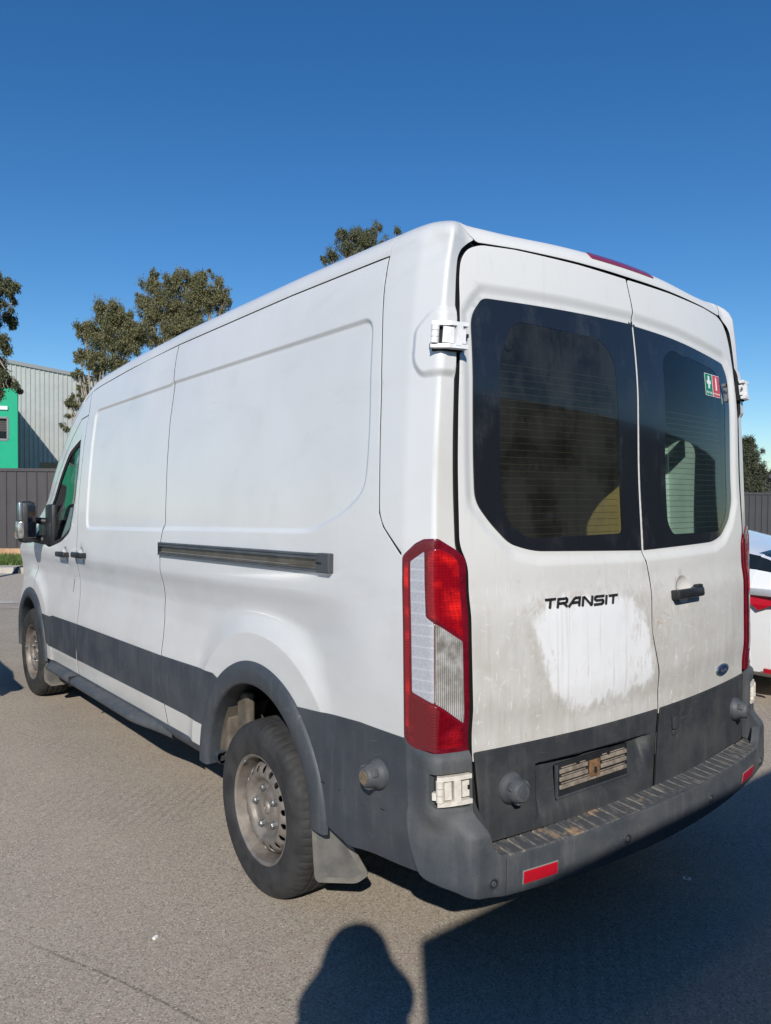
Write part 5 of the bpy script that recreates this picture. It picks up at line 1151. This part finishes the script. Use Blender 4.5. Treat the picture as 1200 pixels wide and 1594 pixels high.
def tree(name, base, clumps, label, leaf, nleaf=22000, lsz=(.12, .035), trunk_r=.16, cat='tree', fill=.6, hang=.8, group=None, fork_at=None):
    """clumps: (point, radius) list in world space"""
    t = empty(name, base); tag(t, label, cat, group)
    mb = MB(); B0 = Vector(base); cc = [Vector(c) for c, r in clumps]; top = sum(cc, Vector())/len(cc)
    fork = B0.lerp(Vector((top.x, top.y, top.z)), .45); fork = Vector(fork_at) if fork_at else fork; mb.tube([B0, B0.lerp(fork, .5)+Vector((.1, .05, 0)), fork], [trunk_r, trunk_r*.8, trunk_r*.65], 9)
    for c, r in clumps:
        c = Vector(c); m = fork.lerp(c, .5)+Vector(rng.normal(0, .12, 3))*r*.5; mb.tube([fork, m, c, c+Vector((0, 0, r*.5))], [trunk_r*.45, trunk_r*.25, trunk_r*.12, .01], 6)
        for _ in range(4): e_ = c+Vector(rng.normal(0, 1, 3)).normalized()*r*.8; mb.tube([c.lerp(m, .3), c.lerp(e_, .6), e_], [trunk_r*.12, trunk_r*.06, .006], 4)
    ch(mb.build('trunk', M['bark'], None, True), t)
    w_ = np.array([r**2.2 for c, r in clumps]); w_ /= w_.sum(); Vs = []
    for (c, r), wt in zip(clumps, w_):
        nl = int(nleaf*1.7*wt); ns = max(6, int(26*r*r/ (.6*.6))) if r < 3 else 400; ns = min(ns, 260)
        d = rng.normal(0, 1, (ns, 3)); d /= np.linalg.norm(d, axis=1)[:, None]; rad = r*rng.uniform(fill, 1.05, (ns, 1)); sc_ = np.array(c)+d*rad*np.array([1, 1, .9]); sr = r*rng.uniform(.10, .24, ns)
        k = rng.integers(0, ns, nl); p = sc_[k]+rng.normal(0, 1, (nl, 3))*sr[k][:, None]*np.array([.8, .8, 1.0])
        ax = rng.normal(0, 1, (nl, 3)); ax[:, 2] -= hang*1.6; ax /= np.linalg.norm(ax, axis=1)[:, None]; sd = np.cross(ax, rng.normal(0, 1, (nl, 3))); sd /= np.linalg.norm(sd, axis=1)[:, None]
        l_ = rng.uniform(.6, 1.3, (nl, 1))*lsz[0]*.68; w2 = lsz[1]*.72*rng.uniform(.7, 1.3, (nl, 1))
        q = np.stack([p, p+ax*l_*.5+sd*w2*.5, p+ax*l_, p+ax*l_*.5-sd*w2*.5], 1); Vs.append(q.reshape(-1, 3))
    V = np.concatenate(Vs); me = bpy.data.meshes.new('crown'); nf = len(V)//4
    me.vertices.add(len(V)); me.vertices.foreach_set('co', V.astype(np.float32).ravel()); me.loops.add(nf*4); me.loops.foreach_set('vertex_index', np.arange(nf*4, dtype=np.int32)); me.polygons.add(nf); me.polygons.foreach_set('loop_start', np.arange(0, nf*4, 4, dtype=np.int32)); me.update(calc_edges=True); me.validate()
    ch(link('crown', me, leaf), t); return t
D = 13.
tree('eucalyptus_tree', tuple(wp((-60-600)/FPX*D, D)), [pc(-5, 462, D, 24), pc(8, 450, D, 16), pc(-30, 440, D, 30), pc(2, 500, D, 20, .3), pc(20, 478, D, 11), pc(-8, 545, D, 22), pc(-35, 560, D, 32, .3), pc(-5, 590, D, 18), pc(12, 605, D, 15), pc(28, 608, D, 9), pc(0, 625, D, 14), pc(-30, 620, D, 24)], 'dark leafy eucalyptus hanging in at the left edge in front of the green building', M['leaf2'], 26000, (.085, .026), .07, hang=1.1, fork_at=pc(-45, 500, D, 10)[0])
D = 34.
tree('eucalyptus_tree', tuple(wp((152-600)/FPX*D, D)), [pc(165, 490, D, 22), pc(135, 520, D, 20), pc(190, 500, D, 20), pc(165, 530, D, 26), pc(200, 540, D, 24), pc(125, 555, D, 14), pc(150, 568, D, 20), pc(180, 570, D, 22), pc(210, 520, D, 22), pc(122, 585, D, 9), pc(130, 603, D, 8), pc(107, 632, D, 9), pc(120, 625, D, 10), pc(100, 668, D, 8), pc(110, 650, D, 6), pc(112, 670, D, 6)], 'loose brownish eucalyptus with drooping branches above the van windscreen pillar', M['leaf'], 30000, (.17, .05), .16, fill=.35)
D = 36.
tree('eucalyptus_tree', tuple(wp((285-600)/FPX*D, D)), [pc(238, 450, D, 18), pc(240, 432, D, 10), pc(268, 450, D, 22), pc(290, 438, D, 18), pc(318, 432, D, 14), pc(312, 455, D, 24), pc(340, 450, D, 16), pc(350, 468, D, 14), pc(260, 480, D, 26), pc(295, 480, D, 30), pc(330, 478, D, 20), pc(235, 495, D, 22), pc(225, 470, D, 14), pc(270, 520, D, 30), pc(230, 530, D, 20), pc(300, 520, D, 26)], 'taller rounder eucalyptus showing over the roof at mid-left', M['leaf'], 38000, (.17, .05), .18, fill=.3)
D = 44.
tree('eucalyptus_tree', tuple(wp((560-600)/FPX*D, D)), [pc(530, 370, D, 14), pc(555, 372, D, 18), pc(582, 358, D, 11), pc(570, 380, D, 18), pc(540, 390, D, 18), pc(515, 400, D, 14), pc(502, 408, D, 8), pc(595, 385, D, 14), pc(617, 366, D, 9), pc(622, 380, D, 9), pc(560, 405, D, 26), pc(600, 400, D, 20), pc(560, 440, D, 30), pc(580, 500, D, 34)], 'dark eucalyptus crown peeping over the van roof near the rear corner', M['leaf2'], 22000, (.2, .06), .2, fill=.3)
D = 38.
tree('bushy_tree', tuple(wp((1165-600)/FPX*D, D)), [pc(1162, 690, D, 16), pc(1172, 702, D, 16), pc(1165, 720, D, 20), pc(1180, 735, D, 15), pc(1160, 745, D, 20), pc(1178, 755, D, 18), pc(1150, 700, D, 16), pc(1140, 730, D, 22)], 'small dense dark green tree between the van and the right fence', M['leaf3'], 26000, (.12, .05), .15, fill=.2, hang=.2)
tree('bushy_tree', tuple(wp((1222-600)/FPX*44, 44)), [pc(1202, 734, 44, 9), pc(1215, 728, 44, 12), pc(1230, 735, 44, 12)], 'grey-green treetop behind the dark-roofed shed at the right edge', M['leaf3'], 5000, (.16, .07), .15, fill=.2, hang=.2)
# ---------------- white sedan
M['chrome2'] = simple('bright_trim', (.62, .64, .67), .28, .35, coat=.5)
def sedan(loc, label, paint, name='parked_car'):
    car = empty(name, loc); tag(car, label, 'car')
    # stations: y, half width, z bottom, z shoulder, z roof/deck, half width at top
    ST = [(0.00, .62, .28, .70, .80, .52), (.03, .74, .22, .84, .97, .60), (.10, .82, .20, .93, 1.00, .70), (.28, .87, .19, 1.00, 1.10, .74), (.46, .89, .19, 1.01, 1.165, .72), (.80, .90, .19, 1.01, 1.22, .66), (1.10, .90, .19, 1.0, 1.29, .60), (1.5, .90, .19, .99, 1.37, .56), (2.2, .90, .19, .97, 1.445, .58), (2.7, .90, .19, .96, 1.41, .58), (3.1, .90, .19, .95, 1.25, .62), (3.45, .90, .19, .94, 1.02, .70), (3.9, .89, .20, .86, .92, .66), (4.3, .84, .22, .72, .80, .60), (4.5, .72, .28, .58, .66, .50), (4.56, .55, .35, .50, .56, .4)]
    A = np.array(ST); ys = np.unique(np.concatenate([np.linspace(0, 4.56, 90), A[:, 0]])); I = [np.interp(ys, A[:, 0], A[:, i]) for i in range(1, 6)]
    kk = np.array([.25, .5, .25])
    for q in I: q[1:-1] = np.convolve(q, kk, 'same')[1:-1]
    V = []; n = 0
    for y, hw, zb, zs, zt, tw in zip(ys, *I):
        sec = [(0, zb), (hw*.8, zb), (hw*.955, zb+.06), (hw*.985, zb+.2), (hw, zb+.36), (hw*.995, zs-.22), (hw*.985, zs-.08), (hw*.94, zs-.01), (hw*.915, zs+.008)]
        for f in (.25, .5, .75, .93): sec.append((hw*.905+(tw-hw*.905)*f, zs+(zt-zs)*f))
        sec += [(tw*.93, zt), (tw*.6, zt+.02), (0, zt+.028)]
        sec += [(-a, b_) for a, b_ in sec[-2:0:-1]]; n = len(sec); V += [(a, y, b_) for a, b_ in sec]
    wheels = ((.98, .33), (3.66, .33)); F = []; mi = []; m = len(ys)
    for i in range(m-1):
        ym = (ys[i]+ys[i+1])/2
        for j in range(n):
            a = i*n+j; q = (a, i*n+(j+1) % n, (i+1)*n+(j+1) % n, (i+1)*n+j); zc = np.mean([V[k][2] for k in q]); xc = abs(np.mean([V[k][0] for k in q]))
            if xc > .70 and any(math.hypot(ym-wy, zc-wz) < .35 for wy, wz in wheels): continue
            jj = j if j < n/2 else n-1-j; gl = 0
            if jj in (9, 10, 11) and .24 < ym < 3.3: gl = 1
            if jj >= 13 and (.12 < ym < .5 or 2.62 < ym < 3.38): gl = 1
            F.append(q); mi.append(gl)
    F.append(tuple(range(n))[::-1]); mi.append(0); F.append(tuple((m-1)*n+k for k in range(n))); mi.append(0)
    body = mesh('body', V, F, [paint, M['winglass']], car, True, midx=mi)
    me = body.data; me.set_sharp_from_angle(angle=R(35))
    def bx(name, a, b_, mat, chf=0): q = MB(); q.box(a, b_, 0, None, chf); return q.build(name, mat, car, bool(chf))
    for sx in (-1, 1):
        q = MB(); P = [(.10, .855), (.52, .858), (.56, .845), (.50, .815), (.45, .79), (.39, .745), (.30, .79), (.10, .785)]
        V = [(sx*.885-sx*(.0 if y > .3 else (.3-y)*.25), y, z) for y, z in P]+[(sx*.912-sx*(.0 if y > .3 else (.3-y)*.30), y, z) for y, z in P]; k = len(P)
        q.add(V, [tuple(range(k)), tuple(range(k, 2*k))[::-1]]+[(i, (i+1) % k, (i+1) % k+k, i+k) for i in range(k)]); q.build('tail_light', M['red'], car)
        bx('chrome_trim', (sx*.922, .10, .860), (sx*.80, .66, .915), M['chrome2'], .010)
        bx('side_reflector', (sx*.880, .12, .262), (sx*.912, .345, .298), M['red'], .003)
        for k_ in (1.75, 2.75): bx('door_handle', (sx*.900, k_, .80), (sx*.925, k_+.18, .825), M['chrome'], .006)
        q = MB(); q.box((sx*.93, 2.80, .96), (sx*1.04, 2.94, 1.08), 0, None, .03); q.build('wing_mirror', paint, car, True)
        for wy, wz in wheels:
            Mx = Matrix(((0, 0, sx, sx*.87), (1, 0, 0, wy), (0, 1, 0, .325), (0, 0, 0, 1)))
            q = MB(); q.lathe([(.20, .0), (.21, .015), (.27, .02), (.31, .005), (.325, -.02), (.328, -.17), (.30, -.20), (.2, -.2)], 40, Mx); w = q.build('wheel', M['rubber'], car, True)
            q = MB(); q.lathe([(.205, .008), (.20, -.02), (.19, -.03)], 32, Mx)
            for s_ in range(10): q.box((.03, -.018, -.02), (.195, .018, .0), 0, Mx @ Matrix.Rotation(2*math.pi*s_/10, 4, 'Z'), .004)
            q.lathe([(0, .004), (.04, .004), (.05, -.01)], 16, Mx); c = q.build('alloy_rim', M['silver'], w, True)
            q = MB(); q.lathe([(0, -.03), (.19, -.03)], 24, Mx); q.build('brake_disc', M['liner'], w)
    bx('number_plate', (-.25, -.016, .55), (.25, .004, .66), M['white_sign']); bx('lower_bumper', (-.62, -.01, .20), (.62, .06, .30), M['black'], .02)
    return car
carpaint = simple('white_car_paint', (.76, .77, .78), .25, coat=.6)
sedan((4.34, .88, 0), 'white sedan parked beyond the van on its right, only its tail corner in view', carpaint)
c2_ = sedan((-2.82, 3.98, 0), 'silver-grey sedan added unseen left of the van, just outside the frame, to shade the ground', simple('silver_car_paint', (.35, .36, .37), .3, .5, coat=.6))  # unseen car, placed for the shadow it throws by the front wheel
# ---------------- unseen box behind the photographer, shaped for shade and window reflections (its shadow falls on the ground at lower right)
def blocker(x0, y1, ln, h, wd):
    t = empty('unseen_blocker', (x0+ln/2, y1-wd/2, 0)); tag(t, 'unseen long charcoal box-shaped trailer standing crosswise behind the photographer, shading the ground at lower right', 'blocker')
    def p(name, a, b_, mat, chf=.0):
        q = MB(); q.box(a, b_, 0, None, chf); return ch(q.build(name, mat, None, False), t)
    dk = simple('charcoal_blocker_body', (.07, .072, .075), .6)
    p('blocker_box', (x0, y1-wd, .75), (x0+ln, y1, h), dk, .01); p('chassis', (x0+.3, y1-wd+.3, .5), (x0+ln-.3, y1-.3, .75), M['black']); p('side_skirt', (x0+.01, y1-.06, .25), (x0+ln-.02, y1-.02, .75), M['black'])
    p('side_skirt', (x0+.01, y1-wd+.02, .25), (x0+ln-.02, y1-wd+.06, .75), M['black']); p('landing_leg', (x0+2.9, y1-.5, 0), (x0+3.0, y1-.4, .6), M['black'])
    for k in range(11): p('box_rib', (x0+.6+k*1.25, y1-.002, .80), (x0+.66+k*1.25, y1+.022, h-.06), dk)
    for xx in (x0+9.2, x0+10.4, x0+11.6):
        for yy, sy in ((y1-.16, 1), (y1-wd+.16, -1)):
            q = MB(); q.lathe([(0, .0), (.2, .0), (.28, .02), (.46, .01), (.48, -.02), (.48, -.2), (.2, -.22)], 32, Matrix(((1, 0, 0, xx), (0, 0, sy, yy), (0, 1, 0, .48), (0, 0, 0, 1)))); ch(q.build('wheel', M['rubber'], None, True), t)
    return t
TH = 2.5; TLn = TH/math.tan(SUN_EL); TX, TY = -.665-TLn*math.sin(SUN_AZ), .575-TLn*math.cos(SUN_AZ)
blocker(TX, TY, 14, TH, 2.4)
# ---------------- photographer in a bucket hat
def skin_body(name, J, E, mat, par, sub=2):
    me = bpy.data.meshes.new(name); me.from_pydata([j[0] for j in J], E, []); o = bpy.data.objects.new(name, me); COL.objects.link(o); me.materials.append(mat)
    me.skin_vertices.new() if hasattr(me.skin_vertices, 'new') and not me.skin_vertices else None
    md = o.modifiers.new('skin', 'SKIN'); 
    for i, j in enumerate(J): me.skin_vertices[0].data[i].radius = j[1] if isinstance(j[1], tuple) else (j[1], j[1]); me.skin_vertices[0].data[i].use_root = (i == 0)
    s_ = o.modifiers.new('sub', 'SUBSURF'); s_.levels = s_.render_levels = sub; md.use_smooth_shade = True
    o.parent = par; return o
PX, PY = -2.74, -1.64; GAZE = YAW
per = empty('person', (PX, PY, 0)); per.rotation_euler = (0, 0, -GAZE); tag(per, 'person in dark clothes and a bucket hat holding up a phone, standing behind the camera', 'person')
cloth = simple('dark_clothes', (.04, .045, .06), .9); skin = simple('skin', (.42, .26, .19), .6); hatm = simple('khaki_hat', (.22, .19, .13), .9)
# local frame: +Y forward; joints ((x,y,z), radius)
J = [((0, 0, .98), (.15, .12)), ((0, .0, 1.15), (.15, .11)), ((0, .0, 1.35), (.17, .12)), ((0, 0, 1.50), (.10, .09)), ((0, .01, 1.58), (.06, .06)),
     ((-.19, 0, 1.47), .065), ((-.27, .06, 1.24), .05), ((-.14, .24, 1.45), .035), ((-.10, .29, 1.53), .028),
     ((.19, 0, 1.47), .065), ((.27, .06, 1.24), .05), ((.15, .24, 1.45), .035), ((.11, .29, 1.53), .028),
     ((-.10, 0, .90), .105), ((-.12, .02, .50), .07), ((-.13, 0, .10), .05), ((-.14, .14, .04), .04),
     ((.10, 0, .90), .105), ((.13, .02, .50), .07), ((.14, 0, .10), .05), ((.15, .14, .04), .04)]
E_ = [(0, 1), (1, 2), (2, 3), (3, 4), (3, 5), (5, 6), (6, 7), (7, 8), (3, 9), (9, 10), (10, 11), (11, 12), (0, 13), (13, 14), (14, 15), (15, 16), (0, 17), (17, 18), (18, 19), (19, 20)]
skin_body('body', J, E_, cloth, per)
hd_ = MB(); hd_.lathe([(.0, -.12), (.045, -.115), (.062, -.08), (.075, -.02), (.08, .04), (.07, .09), (.04, .115), (0, .12)], 24, Matrix.Translation((0, .02, 1.70)) @ Matrix.Diagonal((1, 1.2, 1, 1))); hd_.box((-.012, .10, 1.67), (.012, .135, 1.71), 0, None, .005)
for sx in (-1, 1): hd_.box((sx*.078-.008, .0, 1.67), (sx*.078+.008, .04, 1.73), 0, None, .006); hd_.box((sx*.03-.012, .105, 1.715), (sx*.03+.012, .115, 1.725), 0, None, .003)
hd_.box((-.022, .10, 1.635), (.022, .112, 1.643), 0, None, .003); hd_.build('head', skin, per, True)
hb_ = MB(); HMx = Matrix.Translation((.0, .01, 1.765)) @ Matrix.Rotation(R(-5), 4, 'Y') @ Matrix.Rotation(R(4), 4, 'X')
hb_.lathe([(0, .145), (.05, .142), (.085, .125), (.108, .09), (.122, .04), (.130, .0), (.155, -.045), (.190, -.10), (.189, -.104), (.150, -.05), (.122, -.004)], 40, HMx); hb_.build('bucket_hat', hatm, per, True)
for sx in (-1, 1):
    for k in range(4):
        z0 = 1.535+.019*k; q = MB(); q.tube([(sx*.095, .30, z0-.01), (sx*.088, .335, z0), (sx*.06, .348, z0+.002), (sx*.042, .344, z0+.002)], [.009, .0085, .008, .007], 7); q.build('finger', skin, per, True)
    q = MB(); q.tube([(sx*.09, .29, 1.55), (sx*.07, .30, 1.58), (sx*.05, .318, 1.60)], [.012, .010, .008], 7); q.build('thumb', skin, per, True)
    q = MB(); q.box((sx*.10-.014, .27, 1.52), (sx*.10+.012, .325, 1.60), 0, None, .010); q.build('palm', skin, per, True)
ph_ = empty('mobile_phone', (0, 0, 0)); 
Mp = Matrix.Translation((PX, PY, 0)) @ Matrix.Rotation(-GAZE, 4, 'Z')
q = MB(); q.box((-.038, .330, 1.50), (.038, .338, 1.655), 0, Mp, .003); bpy.data.objects.remove(ph_); po = q.build('mobile_phone', M['black']); tag(po, 'black mobile phone held upright in both hands of the person', 'phone')
# ---------------- litter on the asphalt
def onground(px, py):
    d = Fv*0+Fv; dv = Fv+Rr*((px-600)/FPX)-Ur*((py-797)/FPX); t = -CAM.z/dv.z; return CAM+dv*t
for (px, py, nm, lab, s_, m) in ((1069, 1368, 'paper_scrap', 'small white scrap of paper with a dark centre, lying in the big shadow', (.012, .016), 'white_sign'), (242, 1461, 'pebble', 'tiny white pebble alone on the sunlit asphalt, lower left', (.010, .006), 'white_sign')):
    p = onground(px, py); q = MB(); Mx = Matrix.Translation((p.x, p.y, 0)) @ Matrix.Rotation(.5, 4, 'Z')
    q.box((-s_[0], -s_[1], .001), (s_[0], s_[1], .004 if nm[0:2] == 'pa' else .009), 0, Mx, .001); o = q.build(nm, M[m]); tag(o, lab, 'paper' if nm[:2] == 'pa' else 'pebble')
    if nm[:2] == 'pa': q = MB(); q.box((-.005, -.007, .0042), (.005, .008, .0048), 0, Mx); c = q.build('printed_square', M['black'], o)
